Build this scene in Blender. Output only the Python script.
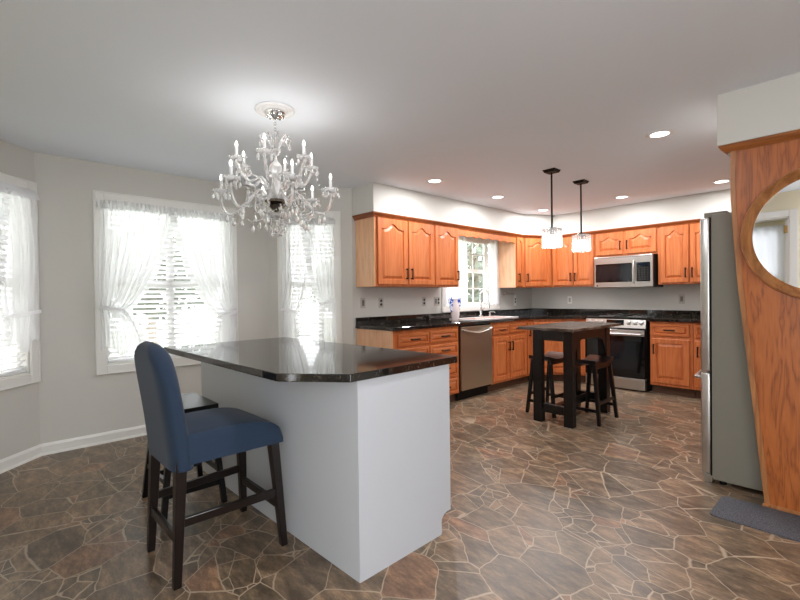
import bpy, bmesh, math, random
from mathutils import Vector, Matrix
PI = math.pi
for o in list(bpy.data.objects): bpy.data.objects.remove(o)
sc = bpy.context.scene; C = sc.collection
random.seed(4)

# ------------------------------------------------------------------ camera
cam = bpy.data.objects.new('camera', bpy.data.cameras.new('camera')); C.objects.link(cam)
F = Vector((-0.73371734, 0.67937517, -0.01040409)); R_ = Vector((0.67945448, 0.7336155, -0.01224334)); U_ = R_.cross(F)
m = Matrix((R_, U_, -F)).transposed().to_4x4(); m.translation = (3.916, 0, 1.253)
cam.matrix_world = m
cam.data.sensor_width = 36; cam.data.lens = 441.186/800*36; cam.data.clip_start = .02
sc.camera = cam
sc.view_settings.view_transform = 'Standard'; sc.view_settings.look = 'None'
sc.view_settings.gamma = 1; sc.view_settings.use_curve_mapping = False
sc.view_settings.exposure = 0.3
# ------------------------------------------------------------------ world: bright overcast sky
w = bpy.data.worlds.new('world'); sc.world = w; w.use_nodes = True
bg = w.node_tree.nodes['Background']; bg.inputs[0].default_value = (.93, .96, 1, 1); bg.inputs[1].default_value = 5.2
DOWN_W = 12; WARM = (.98, .98, 1)

# ------------------------------------------------------------------ materials
def s2l(c): return tuple(((v/255)/12.92 if v/255 <= .04045 else ((v/255+.055)/1.055)**2.4) for v in c) + (1,)
def mat(name, col=(200, 200, 200), rough=.5, metal=0, **kw):
    m = bpy.data.materials.new(name); m.use_nodes = True
    b = m.node_tree.nodes['Principled BSDF']
    b.inputs['Base Color'].default_value = s2l(col); b.inputs['Roughness'].default_value = rough; b.inputs['Metallic'].default_value = metal
    for k, v in kw.items(): b.inputs[k].default_value = v
    return m
def nd(m, t, **kw):
    n = m.node_tree.nodes.new(t)
    for k, v in kw.items(): setattr(n, k, v)
    return n
def lk(m, a, b): m.node_tree.links.new(a, b)
def ramp(m, stops, interp='LINEAR'):
    r = nd(m, 'ShaderNodeValToRGB'); cr = r.color_ramp; cr.interpolation = interp
    while len(cr.elements) < len(stops): cr.elements.new(.5)
    for e, (p, c) in zip(cr.elements, stops): e.position = p; e.color = c if len(c) == 4 else s2l(c)
    return r
def bsdf(m): return m.node_tree.nodes['Principled BSDF']
def bump(m, h, s, d=.002):
    b = nd(m, 'ShaderNodeBump'); b.inputs['Strength'].default_value = s; b.inputs['Distance'].default_value = d
    lk(m, h, b.inputs['Height']); lk(m, b.outputs[0], bsdf(m).inputs['Normal'])

M = {}
def paint(name, col, rough=.6):
    m = mat(name, col, rough)
    n = nd(m, 'ShaderNodeTexNoise'); n.inputs['Scale'].default_value = 140; bump(m, n.outputs[0], .06, .001); return m
M['wall'] = paint('wall_paint', (210, 208, 201))
M['ceil'] = paint('ceiling_paint', (236, 242, 250), .8)
M['cream'] = paint('cream_paint', (240, 232, 204))
M['trim'] = paint('white_trim', (238, 237, 232), .35)
M['white'] = mat('white_enamel', (240, 240, 240), .25)
M['island'] = paint('island_paint', (198, 201, 206), .4)

def oak(name, a, b, c, axis='z', rough=.35, sc_=1.0):
    m = mat(name, a, rough); tc = nd(m, 'ShaderNodeTexCoord'); mp = nd(m, 'ShaderNodeMapping')
    s = {'z': (9, 9, .9), 'x': (.9, 9, 9)}[axis]; mp.inputs['Scale'].default_value = tuple(v*sc_ for v in s)
    lk(m, tc.outputs['Object'], mp.inputs[0])
    n1 = nd(m, 'ShaderNodeTexNoise'); n1.inputs['Scale'].default_value = 1.2; n1.inputs['Detail'].default_value = 3; n1.inputs['Distortion'].default_value = .6
    lk(m, mp.outputs[0], n1.inputs[0])
    mu = nd(m, 'ShaderNodeMath', operation='MULTIPLY'); mu.inputs[1].default_value = 9; lk(m, n1.outputs[0], mu.inputs[0])
    fr = nd(m, 'ShaderNodeMath', operation='PINGPONG'); fr.inputs[1].default_value = 1; lk(m, mu.outputs[0], fr.inputs[0])
    mp2 = nd(m, 'ShaderNodeMapping'); s2 = {'z': (160, 160, 5), 'x': (5, 160, 160)}[axis]; mp2.inputs['Scale'].default_value = s2
    lk(m, tc.outputs['Object'], mp2.inputs[0]); n2 = nd(m, 'ShaderNodeTexNoise'); n2.inputs['Scale'].default_value = 1; lk(m, mp2.outputs[0], n2.inputs[0])
    mx = nd(m, 'ShaderNodeMath', operation='MULTIPLY_ADD'); mx.inputs[1].default_value = .55; lk(m, n2.outputs[0], mx.inputs[0])
    mu2 = nd(m, 'ShaderNodeMath', operation='MULTIPLY'); mu2.inputs[1].default_value = .5; lk(m, fr.outputs[0], mu2.inputs[0]); lk(m, mu2.outputs[0], mx.inputs[2])
    r = ramp(m, [(.15, c), (.45, a), (.85, b)]); lk(m, mx.outputs[0], r.inputs[0]); lk(m, r.outputs[0], bsdf(m).inputs['Base Color'])
    bump(m, n2.outputs[0], .08, .001)
    return m
M['oak'] = oak('honey_oak', (195, 108, 56), (207, 122, 68), (176, 91, 43), rough=.45)
M['oakx'] = oak('honey_oak_rail', (195, 108, 56), (207, 122, 68), (176, 91, 43), 'x', rough=.45)
M['oaklit'] = oak('oak_side_painted_lit', (232, 182, 142), (238, 192, 152), (220, 164, 122))  # paler copy of the oak, window light on cabinet sides put into its colour
M['oakdark'] = oak('crown_oak', (142, 74, 34), (156, 84, 42), (118, 58, 26), 'x')
M['oakpanel'] = oak('golden_oak_panel', (166, 90, 36), (180, 102, 46), (116, 58, 20), sc_=1.9)
M['panelcrown'] = oak('panel_crown_oak', (150, 88, 42), (166, 100, 50), (118, 62, 26), 'x')
M['oakframe'] = oak('mirror_oak', (160, 104, 58), (182, 122, 72), (128, 76, 38))

# flagstone sheet floor
def floor_mat():
    m = mat('flagstone_vinyl', (110, 88, 72), .3)
    tc = nd(m, 'ShaderNodeTexCoord')
    def off(vec, scale, amt, det):
        ns = nd(m, 'ShaderNodeTexNoise'); ns.inputs['Scale'].default_value = scale; ns.inputs['Detail'].default_value = det; lk(m, tc.outputs['Object'], ns.inputs[0])
        sub = nd(m, 'ShaderNodeVectorMath', operation='SUBTRACT'); sub.inputs[1].default_value = (.5, .5, .5); lk(m, ns.outputs[1], sub.inputs[0])
        scl = nd(m, 'ShaderNodeVectorMath', operation='SCALE'); scl.inputs['Scale'].default_value = amt; lk(m, sub.outputs[0], scl.inputs[0])
        add = nd(m, 'ShaderNodeVectorMath', operation='ADD'); lk(m, vec, add.inputs[0]); lk(m, scl.outputs[0], add.inputs[1]); return add.outputs[0]
    v = off(off(tc.outputs['Object'], 2.2, .10, 0), 11, .022, 2)
    mp = nd(m, 'ShaderNodeMapping'); mp.inputs['Scale'].default_value = (1, 1, 0); mp.inputs['Rotation'].default_value = (0, 0, .5); lk(m, v, mp.inputs[0])
    mp2 = nd(m, 'ShaderNodeMapping'); mp2.inputs['Scale'].default_value = (1.0, 1.3, 1); lk(m, mp.outputs[0], mp2.inputs[0])
    def vor(s, feat):
        n = nd(m, 'ShaderNodeTexVoronoi', feature=feat); n.inputs['Scale'].default_value = s; n.inputs['Randomness'].default_value = .9; lk(m, mp2.outputs[0], n.inputs['Vector']); return n
    e1, c1, e2, c2 = vor(3.7, 'DISTANCE_TO_EDGE'), vor(3.7, 'F1'), vor(5.7, 'DISTANCE_TO_EDGE'), vor(5.7, 'F1')
    s1 = nd(m, 'ShaderNodeSeparateColor'); lk(m, c1.outputs['Color'], s1.inputs[0]); s2 = nd(m, 'ShaderNodeSeparateColor'); lk(m, c2.outputs['Color'], s2.inputs[0])
    gt = nd(m, 'ShaderNodeMath', operation='GREATER_THAN'); gt.inputs[1].default_value = .68; lk(m, s1.outputs[1], gt.inputs[0])
    d1 = nd(m, 'ShaderNodeMath', operation='DIVIDE'); d1.inputs[1].default_value = 3.7; lk(m, e1.outputs[0], d1.inputs[0])
    d2 = nd(m, 'ShaderNodeMath', operation='DIVIDE'); d2.inputs[1].default_value = 5.7; lk(m, e2.outputs[0], d2.inputs[0])
    inv = nd(m, 'ShaderNodeMath', operation='SUBTRACT'); inv.inputs[0].default_value = 1; lk(m, gt.outputs[0], inv.inputs[1])
    d2b = nd(m, 'ShaderNodeMath', operation='ADD'); lk(m, d2.outputs[0], d2b.inputs[0]); lk(m, inv.outputs[0], d2b.inputs[1])
    dm = nd(m, 'ShaderNodeMath', operation='MINIMUM'); lk(m, d1.outputs[0], dm.inputs[0]); lk(m, d2b.outputs[0], dm.inputs[1])
    sel = nd(m, 'ShaderNodeMix'); lk(m, gt.outputs[0], sel.inputs[0]); lk(m, s1.outputs[0], sel.inputs[2]); lk(m, s2.outputs[0], sel.inputs[3])
    r = ramp(m, [(0, (110, 96, 82)), (.16, (128, 110, 92)), (.33, (116, 101, 85)), (.48, (126, 108, 90)), (.62, (106, 94, 80)), (.76, (122, 108, 92)), (.9, (134, 107, 88))], 'CONSTANT')
    lk(m, sel.outputs[0], r.inputs[0])
    st = nd(m, 'ShaderNodeMapping'); st.inputs['Rotation'].default_value = (0, 0, .75); st.inputs['Scale'].default_value = (3.5, 10, 1); lk(m, tc.outputs['Object'], st.inputs[0])
    n2 = nd(m, 'ShaderNodeTexNoise'); n2.inputs['Scale'].default_value = 1.6; n2.inputs['Detail'].default_value = 10; n2.inputs['Roughness'].default_value = .78; lk(m, st.outputs[0], n2.inputs[0])
    rs = ramp(m, [(.40, (136, 126, 116)), (.47, (168, 161, 153)), (.53, (196, 188, 178)), (.60, (244, 232, 214))]); lk(m, n2.outputs[0], rs.inputs[0])
    ov = nd(m, 'ShaderNodeMix', data_type='RGBA', blend_type='OVERLAY'); ov.inputs[0].default_value = .85
    lk(m, r.outputs[0], ov.inputs[6]); lk(m, rs.outputs[0], ov.inputs[7])
    n3 = nd(m, 'ShaderNodeTexNoise'); n3.inputs['Scale'].default_value = 7; lk(m, tc.outputs['Object'], n3.inputs[0])
    th = nd(m, 'ShaderNodeMath', operation='MULTIPLY_ADD'); th.inputs[1].default_value = .0044; th.inputs[2].default_value = -.0010; lk(m, n3.outputs[0], th.inputs[0])
    lt = nd(m, 'ShaderNodeMath', operation='SUBTRACT'); lk(m, dm.outputs[0], lt.inputs[0]); lk(m, th.outputs[0], lt.inputs[1])
    mr = nd(m, 'ShaderNodeMapRange'); mr.inputs['From Min'].default_value = 0; mr.inputs['From Max'].default_value = .0025; lk(m, lt.outputs[0], mr.inputs[0])
    mx = nd(m, 'ShaderNodeMix', data_type='RGBA'); lk(m, mr.outputs[0], mx.inputs[0]); mx.inputs[6].default_value = s2l((176, 156, 133)); lk(m, ov.outputs[2], mx.inputs[7])
    lk(m, mx.outputs[2], bsdf(m).inputs['Base Color'])
    bump(m, mr.outputs[0], .2, .0015)
    rr = nd(m, 'ShaderNodeMapRange'); rr.inputs['To Min'].default_value = .26; rr.inputs['To Max'].default_value = .42; lk(m, n2.outputs[0], rr.inputs[0]); lk(m, rr.outputs[0], bsdf(m).inputs['Roughness'])
    return m
M['floor'] = floor_mat()

def granite():
    m = mat('dark_granite', (24, 22, 22), .06)
    tc = nd(m, 'ShaderNodeTexCoord')
    v = nd(m, 'ShaderNodeTexVoronoi'); v.inputs['Scale'].default_value = 120; lk(m, tc.outputs['Object'], v.inputs[0])
    s = nd(m, 'ShaderNodeSeparateColor'); lk(m, v.outputs['Color'], s.inputs[0])
    n = nd(m, 'ShaderNodeTexNoise'); n.inputs['Scale'].default_value = 25; n.inputs['Detail'].default_value = 4; lk(m, tc.outputs['Object'], n.inputs[0])
    mu = nd(m, 'ShaderNodeMath', operation='MULTIPLY'); lk(m, s.outputs[0], mu.inputs[0]); lk(m, n.outputs[0], mu.inputs[1])
    r = ramp(m, [(.0, (14, 13, 14)), (.3, (28, 25, 23)), (.44, (46, 39, 33)), (.55, (92, 80, 68)), (.64, (44, 40, 38))]); lk(m, mu.outputs[0], r.inputs[0])
    lk(m, r.outputs[0], bsdf(m).inputs['Base Color']); bsdf(m).inputs['Specular IOR Level'].default_value = .75
    return m
M['granite'] = granite()
M['steel'] = mat('brushed_steel', (196, 194, 190), .28, 1)
def brushed(m):
    tc = nd(m, 'ShaderNodeTexCoord'); mp = nd(m, 'ShaderNodeMapping'); mp.inputs['Scale'].default_value = (2, 2, 300)
    n = nd(m, 'ShaderNodeTexNoise'); n.inputs['Scale'].default_value = 1; lk(m, tc.outputs['Object'], mp.inputs[0]); lk(m, mp.outputs[0], n.inputs[0])
    bump(m, n.outputs[0], .05, .0005)
brushed(M['steel'])
M['steeldark'] = mat('warm_steel', (196, 186, 166), .36, 1); brushed(M['steeldark'])
M['chrome'] = mat('chrome', (225, 225, 225), .08, 1)
M['darkchrome'] = mat('dark_chrome', (120, 110, 102), .15, 1)
M['fridge_side'] = mat('fridge_grey', (122, 118, 106), .45)
M['black'] = mat('black_metal', (9, 9, 9), .5)
bsdf(M['black']).inputs['Specular IOR Level'].default_value = .2
M['blackglass'] = mat('black_glass', (10, 11, 13), .05)
M['glasswin'] = mat('oven_window', (24, 27, 31), .08)
M['blackwood'] = mat('black_wood', (14, 13, 13), .3)
bsdf(M['blackwood']).inputs['Specular IOR Level'].default_value = .4
M['espresso'] = mat('espresso_wood', (24, 15, 13), .3)
M['gap'] = mat('dark_gap', (30, 20, 16), .8)
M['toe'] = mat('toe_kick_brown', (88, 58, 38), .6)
M['plate'] = mat('metal_plate', (188, 184, 176), .4, .15)
M['offwhite'] = mat('ivory_plastic', (244, 243, 238), .3)
M['plug'] = mat('grey_rocker', (120, 116, 110), .4)
M['darkplastic'] = mat('dark_plastic', (40, 38, 38), .4)
M['ceramic'] = mat('white_ceramic', (242, 240, 240), .12)
M['vase'] = mat('blush_ceramic', (232, 216, 214), .2)

M['soil'] = mat('lawn_green', (176, 182, 160), .9)
M['bark'] = mat('bark', (150, 140, 128), .9)
M['leaf'] = mat('pale_leaves', (104, 112, 98), .8)
M['siding'] = mat('grey_siding', (182, 186, 190), .7)
M['roofing'] = mat('roof_shingle', (120, 118, 118), .8)

def tabletop_mat():
    m = mat('dark_marbled_top', (66, 58, 52), .16); tc = nd(m, 'ShaderNodeTexCoord')
    n = nd(m, 'ShaderNodeTexNoise'); n.inputs['Scale'].default_value = 7; n.inputs['Detail'].default_value = 6; lk(m, tc.outputs['Object'], n.inputs[0])
    r = ramp(m, [(.3, (40, 34, 31)), (.5, (78, 68, 60)), (.7, (112, 100, 90))]); lk(m, n.outputs[0], r.inputs[0]); lk(m, r.outputs[0], bsdf(m).inputs['Base Color']); return m
M['tabletop'] = tabletop_mat()
def fabric(name, a, b, scale=500, sheen=.3):
    m = mat(name, a, .85); tc = nd(m, 'ShaderNodeTexCoord'); n = nd(m, 'ShaderNodeTexNoise'); n.inputs['Scale'].default_value = scale
    lk(m, tc.outputs['Object'], n.inputs[0]); r = ramp(m, [(.35, a), (.65, b)]); lk(m, n.outputs[0], r.inputs[0]); lk(m, r.outputs[0], bsdf(m).inputs['Base Color'])
    bsdf(m).inputs['Sheen Weight'].default_value = sheen; bump(m, n.outputs[0], .3, .001); return m
M['blue'] = fabric('slate_blue_fabric', (24, 40, 60), (34, 55, 80), 500, .1)
M['matrug'] = fabric('charcoal_mat', (62, 62, 68), (100, 100, 106), 160, 0)
def bluepat():
    m = mat('blue_floral_ceramic', (240, 240, 245), .15); tc = nd(m, 'ShaderNodeTexCoord'); n = nd(m, 'ShaderNodeTexNoise'); n.inputs['Scale'].default_value = 38
    n.inputs['Detail'].default_value = 1; lk(m, tc.outputs['Object'], n.inputs[0]); r = ramp(m, [(.47, (238, 240, 248)), (.53, (120, 150, 220)), (.6, (48, 78, 170))]); lk(m, n.outputs[0], r.inputs[0])
    lk(m, r.outputs[0], bsdf(m).inputs['Base Color']); return m
M['bluepat'] = bluepat()
def emis(name, col, st):
    m = bpy.data.materials.new(name); m.use_nodes = True; nt = m.node_tree; nt.nodes.clear()
    e = nt.nodes.new('ShaderNodeEmission'); e.inputs[0].default_value = col; e.inputs[1].default_value = st
    o = nt.nodes.new('ShaderNodeOutputMaterial'); nt.links.new(e.outputs[0], o.inputs[0]); return m
M['lamp'] = emis('lit_lens', (1, .97, .92, 1), 6)
M['bulb'] = emis('lit_bulb', (1, .97, .93, 1), 6)
M['display'] = emis('clock_display', (.2, .35, .6, 1), .05)
def mixm(name, a, b, f):
    m = bpy.data.materials.new(name); m.use_nodes = True; nt = m.node_tree; nt.nodes.clear()
    o = nt.nodes.new('ShaderNodeOutputMaterial'); x = nt.nodes.new('ShaderNodeMixShader'); x.inputs[0].default_value = f
    A = a(nt); B = b(nt); nt.links.new(A.outputs[0], x.inputs[1]); nt.links.new(B.outputs[0], x.inputs[2]); nt.links.new(x.outputs[0], o.inputs[0]); return m
def N(t, **k):
    def f(nt):
        n = nt.nodes.new(t)
        for a, b in k.items(): n.inputs[a].default_value = b
        return n
    return f
def NT(k):   # sheer cloth: translucent + diffuse
    def f(nt):
        n = nt.nodes.new('ShaderNodeMixShader'); n.inputs[0].default_value = .35
        a = nt.nodes.new('ShaderNodeBsdfTranslucent'); a.inputs[0].default_value = k; b = nt.nodes.new('ShaderNodeBsdfDiffuse'); b.inputs[0].default_value = k
        nt.links.new(a.outputs[0], n.inputs[1]); nt.links.new(b.outputs[0], n.inputs[2]); return n
    return f
M['sheer'] = mixm('sheer_white', N('ShaderNodeBsdfTransparent'), NT((.97, .97, .98, 1)), .82)
M['sheer2'] = mixm('sheer_ruffle', N('ShaderNodeBsdfTransparent'), NT((.97, .97, .98, 1)), .93)
M['crystal'] = mixm('crystal', N('ShaderNodeBsdfGlass', Roughness=.02, IOR=1.5), NT((.97, .97, .97, 1)), .26)
M['shadeglass'] = mixm('shade_glass', N('ShaderNodeBsdfGlass', Roughness=.03, IOR=1.5), NT((.98, .97, .95, 1)), .12)
M['pane'] = mixm('window_glass', N('ShaderNodeBsdfTransparent'), N('ShaderNodeBsdfGlossy', Roughness=.02), .06)
M['blind'] = mixm('white_blind', N('ShaderNodeBsdfDiffuse', Color=(.93, .93, .93, 1)), N('ShaderNodeBsdfTranslucent', Color=(.95, .95, .95, 1)), .4)
M['cotton'] = mixm('cotton_white', N('ShaderNodeBsdfDiffuse', Color=(.85, .87, .92, 1)), N('ShaderNodeBsdfTranslucent', Color=(.85, .87, .92, 1)), .22)
M['mirror'] = mat('mirror_silver', (240, 240, 240), .0, 1)

# ------------------------------------------------------------------ mesh helpers
class MB:
    def __init__(s): s.bm = bmesh.new()
    def box(s, a, b, bev=0, seg=1):
        a, b = [min(p, q) for p, q in zip(a, b)], [max(p, q) for p, q in zip(a, b)]
        bm = bmesh.new(); bmesh.ops.create_cube(bm, size=1)
        for v in bm.verts: v.co = Vector([(a[i]+b[i])/2 + v.co[i]*(b[i]-a[i]) for i in range(3)])
        if bev: bmesh.ops.bevel(bm, geom=bm.edges[:], offset=bev, segments=seg, profile=.5, affect='EDGES')
        s.merge(bm); return s
    def merge(s, bm, mtx=None):
        if mtx is not None: bmesh.ops.transform(bm, matrix=mtx, verts=bm.verts)
        me = bpy.data.meshes.new('t'); bm.to_mesh(me); bm.free(); s.bm.from_mesh(me); bpy.data.meshes.remove(me); return s
    def tube(s, pts, r, n=8, cap=True):
        pts = [Vector(p) for p in pts]; rs = r if isinstance(r, (list, tuple)) else [r]*len(pts)
        rings = []; prev = None
        for i, p in enumerate(pts):
            t = (pts[min(i+1, len(pts)-1)] - pts[max(i-1, 0)]).normalized()
            if prev is None: u = t.orthogonal().normalized()
            else: u = (prev - t*prev.dot(t)).normalized()
            prev = u; v = t.cross(u)
            rings.append([s.bm.verts.new(p + (u*math.cos(k*2*PI/n) + v*math.sin(k*2*PI/n))*rs[i]) for k in range(n)])
        for A, B in zip(rings, rings[1:]):
            for k in range(n): s.bm.faces.new((A[k], A[(k+1) % n], B[(k+1) % n], B[k]))
        if cap: s.bm.faces.new(rings[0][::-1]); s.bm.faces.new(rings[-1])
        return s
    def lathe(s, prof, c=(0, 0, 0), n=24, mtx=None):
        bm = bmesh.new(); rings = []
        for r, z in prof:
            rings.append([bm.verts.new((r*math.cos(k*2*PI/n), r*math.sin(k*2*PI/n), z)) for k in range(n)] if r > 1e-6 else [bm.verts.new((0, 0, z))])
        for A, B in zip(rings, rings[1:]):
            for k in range(n):
                if len(A) == 1 and len(B) == 1: continue
                if len(A) == 1: bm.faces.new((A[0], B[(k+1) % n], B[k]))
                elif len(B) == 1: bm.faces.new((A[k], A[(k+1) % n], B[0]))
                else: bm.faces.new((A[k], A[(k+1) % n], B[(k+1) % n], B[k]))
        bmesh.ops.recalc_face_normals(bm, faces=bm.faces)
        return s.merge(bm, (Matrix.Translation(c) @ (mtx or Matrix.Identity(4))))
    def prism(s, poly, d, mtx=None, bev=0):   # poly in XY extruded +z by d
        bm = bmesh.new(); vs = [bm.verts.new((x, y, 0)) for x, y in poly]; f = bm.faces.new(vs)
        r = bmesh.ops.extrude_face_region(bm, geom=[f]); bmesh.ops.translate(bm, vec=(0, 0, d), verts=[v for v in r['geom'] if isinstance(v, bmesh.types.BMVert)])
        bmesh.ops.recalc_face_normals(bm, faces=bm.faces)
        if bev: bmesh.ops.bevel(bm, geom=bm.edges[:], offset=bev, segments=2, profile=.5, affect='EDGES')
        return s.merge(bm, mtx)
    def sphere(s, c, r, n=10, sz=1):
        prof = [(r*math.sin(PI*k/n), -r*sz*math.cos(PI*k/n)) for k in range(n+1)]; prof[0] = (0, -r*sz); prof[-1] = (0, r*sz)
        return s.lathe(prof, c, max(6, n))
def obj(name, mb, m, parent=None, smooth=False, loc=None, rz=0, label=None):
    bm = mb.bm if isinstance(mb, MB) else mb
    bmesh.ops.recalc_face_normals(bm, faces=bm.faces)
    me = bpy.data.meshes.new(name); bm.to_mesh(me); bm.free(); me.materials.append(m)
    if smooth:
        for p in me.polygons: p.use_smooth = True
        try: me.set_sharp_from_angle(angle=.7)
        except Exception: pass
    o = bpy.data.objects.new(name, me); C.objects.link(o); o.parent = parent
    if loc: o.location = loc
    if rz: o.rotation_euler.z = rz
    if label: o['label'] = label
    return o
def tag(o, label, cat, group=None, kind=None):
    o['label'] = label; o['category'] = cat
    if group: o['group'] = group
    if kind: o['kind'] = kind
    return o
def thing(name, label, cat, loc=(0, 0, 0), rz=0, group=None):
    o = bpy.data.objects.new(name, None); C.objects.link(o); o.location = loc; o.rotation_euler.z = rz; o.empty_display_size = .1
    return tag(o, label, cat, group)
def struct(o): o['kind'] = 'structure'; return o
def sempty(name, loc=(0, 0, 0), rz=0):
    o = bpy.data.objects.new(name, None); C.objects.link(o); o.location = loc; o.rotation_euler.z = rz; return struct(o)
def dup(root, loc, rz=None, label=None, group=None):
    r = root.copy(); C.objects.link(r); r.location = loc
    if rz is not None: r.rotation_euler.z = rz
    if label: r['label'] = label
    if group: r['group'] = group
    for ch in list(root.children):
        c = ch.copy(); C.objects.link(c); c.parent = r
        for g in ch.children:
            d = g.copy(); C.objects.link(d); d.parent = c
    return r

# ------------------------------------------------------------------ room shell
H = 2.437; YR = 6.632; ZS = 2.133; YA = .27; YB = 2.258; YC = 2.918; XW = -.66; YF = -.39
XR = 4.3; YK = -.45
fl = MB(); fl.box((-1.5, -3.6, -.1), (6.0, 6.9, 0)); struct(obj('floor', fl, M['floor']))
cl = MB(); cl.box((-1.0, -3.5, H), (6.0, 6.9, H+.1)); struct(obj('ceiling', cl, M['ceil']))

def wall(name, p, q, holes=(), th=.12, m=None, z1=H):
    """wall with room-side face on the line p->q; room lies to the right of p->q; holes (u0,u1,z0,z1)"""
    p, q = Vector(p), Vector(q); L = (q-p).length; a = math.atan2(q.y-p.y, q.x-p.x)
    mb = MB(); us = sorted(set([0, L] + [h[0] for h in holes] + [h[1] for h in holes]))
    for a0, a1 in zip(us, us[1:]):
        h = [h for h in holes if h[0] <= a0+1e-6 and h[1] >= a1-1e-6]
        if h:
            if h[0][2] > 0: mb.box((a0, 0, 0), (a1, th, h[0][2]))
            if h[0][3] < z1: mb.box((a0, 0, h[0][3]), (a1, th, z1))
        else: mb.box((a0, 0, 0), (a1, th, z1))
    return struct(obj(name, mb, m or M['wall'], loc=(p.x, p.y, 0), rz=a))
cw = .078
L45 = (YC-YB)*math.sqrt(2)
CW2 = (.65, 1.895)    # casing of the wide bay window, world y
WZ = (.597, 2.186)
wall('wall_bay_front', (0, YF), (XW, YA), [(.07+.165+cw, .07+.165+.69-cw, WZ[0]+cw, WZ[1]-cw)])   # near bay side
wall('wall_bay_middle', (XW, YA), (XW, YB), [(CW2[0]-YA+cw, CW2[1]-YA-cw, WZ[0]+cw, WZ[1]-cw)])
U3 = (.108, .812)
wall('wall_bay_back', (XW, YB), (0, YC), [(U3[0]+cw, U3[1]-cw, WZ[0]+cw, WZ[1]-cw)])
wall('wall_left', (0, YC), (0, YR+.1), [(4.45-YC, 5.60-YC, 1.09, 2.06)])
wall('wall_back', (0, YR), (XR+.1, YR))
wall('wall_right', (XR, YR), (XR, 3.26))
# wall behind the camera with a cased doorway (seen in the round mirror)
DX = (2.36, 3.21); DZ = 2.14
mb = MB(); mb.box((-.3, YK-.12, 0), (DX[0], YK, H)); mb.box((DX[0], YK-.12, DZ), (DX[1], YK, H)); mb.box((DX[1], YK-.12, 0), (3.55, YK, H))
struct(obj('wall_front', mb, M['cream']))
mb = MB()
for x0, x1 in ((DX[0]-.08, DX[0]), (DX[1], DX[1]+.08)):
    mb.box((x0, YK, 0), (x1, YK+.015, DZ+.08), .004)
mb.box((DX[0], YK, DZ), (DX[1], YK+.015, DZ+.08), .004); mb.box((DX[0], YK-.12, 0), (DX[0]+.015, YK, DZ)); mb.box((DX[1]-.015, YK-.12, 0), (DX[1], YK, DZ)); mb.box((DX[0], YK-.12, DZ-.015), (DX[1], YK, DZ))
dr = sempty('door_1'); obj('door_frame', mb, M['trim'], dr)
mb = MB(); mb.box((DX[1]-.05, YK-.9, .01), (DX[1]-.015, YK-.1, DZ-.03), .003); obj('door_leaf', mb, M['trim'], dr)
for z in (1.28, 2.0):
    mb = MB(); mb.box((DX[1]-.056, YK-.105, z-.045), (DX[1]-.014, YK-.085, z+.045)); mb.tube([(DX[1]-.055, YK-.09, z-.05), (DX[1]-.055, YK-.09, z+.05)], .006)
    obj('hinge', mb, mat('aged_brass', (150, 120, 70), .4, .8) if z < 1.5 else bpy.data.materials['aged_brass'], dr)
wall('wall_added_light_block', (5.1, 3.26), (5.1, .45)); wall('wall_dining_back', (XR+.02, 3.26), (5.1, 3.26))  # unseen right wall added, left partly open, to limit side light on the island
wall('wall_hall_back', (3.6, -3.2), (.4, -3.2), [(.80, 1.75, 1.50, 2.28)], m=M['cream'])
wall('wall_hall_left', (.4, -3.2), (.4, YK-.12), m=M['cream'])
wall('wall_hall_right', (3.7, YK-.12), (3.7, -3.2), m=M['cream'])

# soffits above the cabinets
def sweepbox(name, pts, z0, z1):
    mb = MB(); mb.prism(pts, z1-z0, Matrix.Translation((0, 0, z0))); return mb
FX, FY, BX = .351, 6.281, .60
so = sweepbox('s', [(0, 2.94), (FX, 2.94), (FX, 5.81), (BX, FY), (XR, FY), (XR, YR), (0, YR)], ZS, H)
struct(obj('wall_soffit', so, M['wall']))
so = MB(); so.box((3.262, 3.237, ZS), (XR, 4.6, H)); struct(obj('wall_soffit_fridge', so, M['wall']))

# baseboards
def board(name, p, q, h=.092):
    p, q = Vector(p), Vector(q); L = (q-p).length; a = math.atan2(q.y-p.y, q.x-p.x)
    mb = MB(); mb.prism([(0, 0), (-.014, 0), (-.014, h-.02), (-.008, h-.008), (-.004, h), (0, h)], L, Matrix(((0, 0, 1, 0), (1, 0, 0, 0), (0, 1, 0, 0), (0, 0, 0, 1))))
    mb.prism([(0, 0), (-.026, 0), (-.024, .010), (-.014, .018), (0, .018)], L, Matrix(((0, 0, 1, 0), (1, 0, 0, 0), (0, 1, 0, 0), (0, 0, 0, 1))))
    struct(obj(name, mb, M['trim'], loc=(p.x, p.y, 0), rz=a))
board('baseboard_front', (0, YF), (XW, YA)); board('baseboard_middle', (XW, YA), (XW, YB)); board('baseboard_back', (XW, YB), (0, YC))

# crown moulding over the cabinets: swept profile
def sweep(path, prof, closed=False):
    """path: xy points; prof: (offset to the right of travel, z)"""
    mb = MB(); rings = []
    P = [Vector(p) for p in path]
    for i, p in enumerate(P):
        d1 = (P[i]-P[i-1]).normalized() if i else None; d2 = (P[i+1]-P[i]).normalized() if i < len(P)-1 else None
        n1 = Vector((d1.y, -d1.x)) if d1 else None; n2 = Vector((d2.y, -d2.x)) if d2 else None
        if n1 is None: n = n2; k = 1
        elif n2 is None: n = n1; k = 1
        else: n = (n1+n2).normalized(); k = 1/max(.3, n.dot(n1))
        rings.append([mb.bm.verts.new((p.x+n.x*o*k, p.y+n.y*o*k, z)) for o, z in prof])
    for A, B in zip(rings, rings[1:]):
        for k in range(len(prof)): mb.bm.faces.new((A[k], A[(k+1) % len(prof)], B[(k+1) % len(prof)], B[k]))
    mb.bm.faces.new(rings[0]); mb.bm.faces.new(rings[-1][::-1]); return mb
crown = [(0, 2.082), (.006, 2.082), (.012, 2.098), (.022, 2.106), (.034, 2.122), (.036, ZS-.0005), (0, ZS-.0005)]
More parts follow.
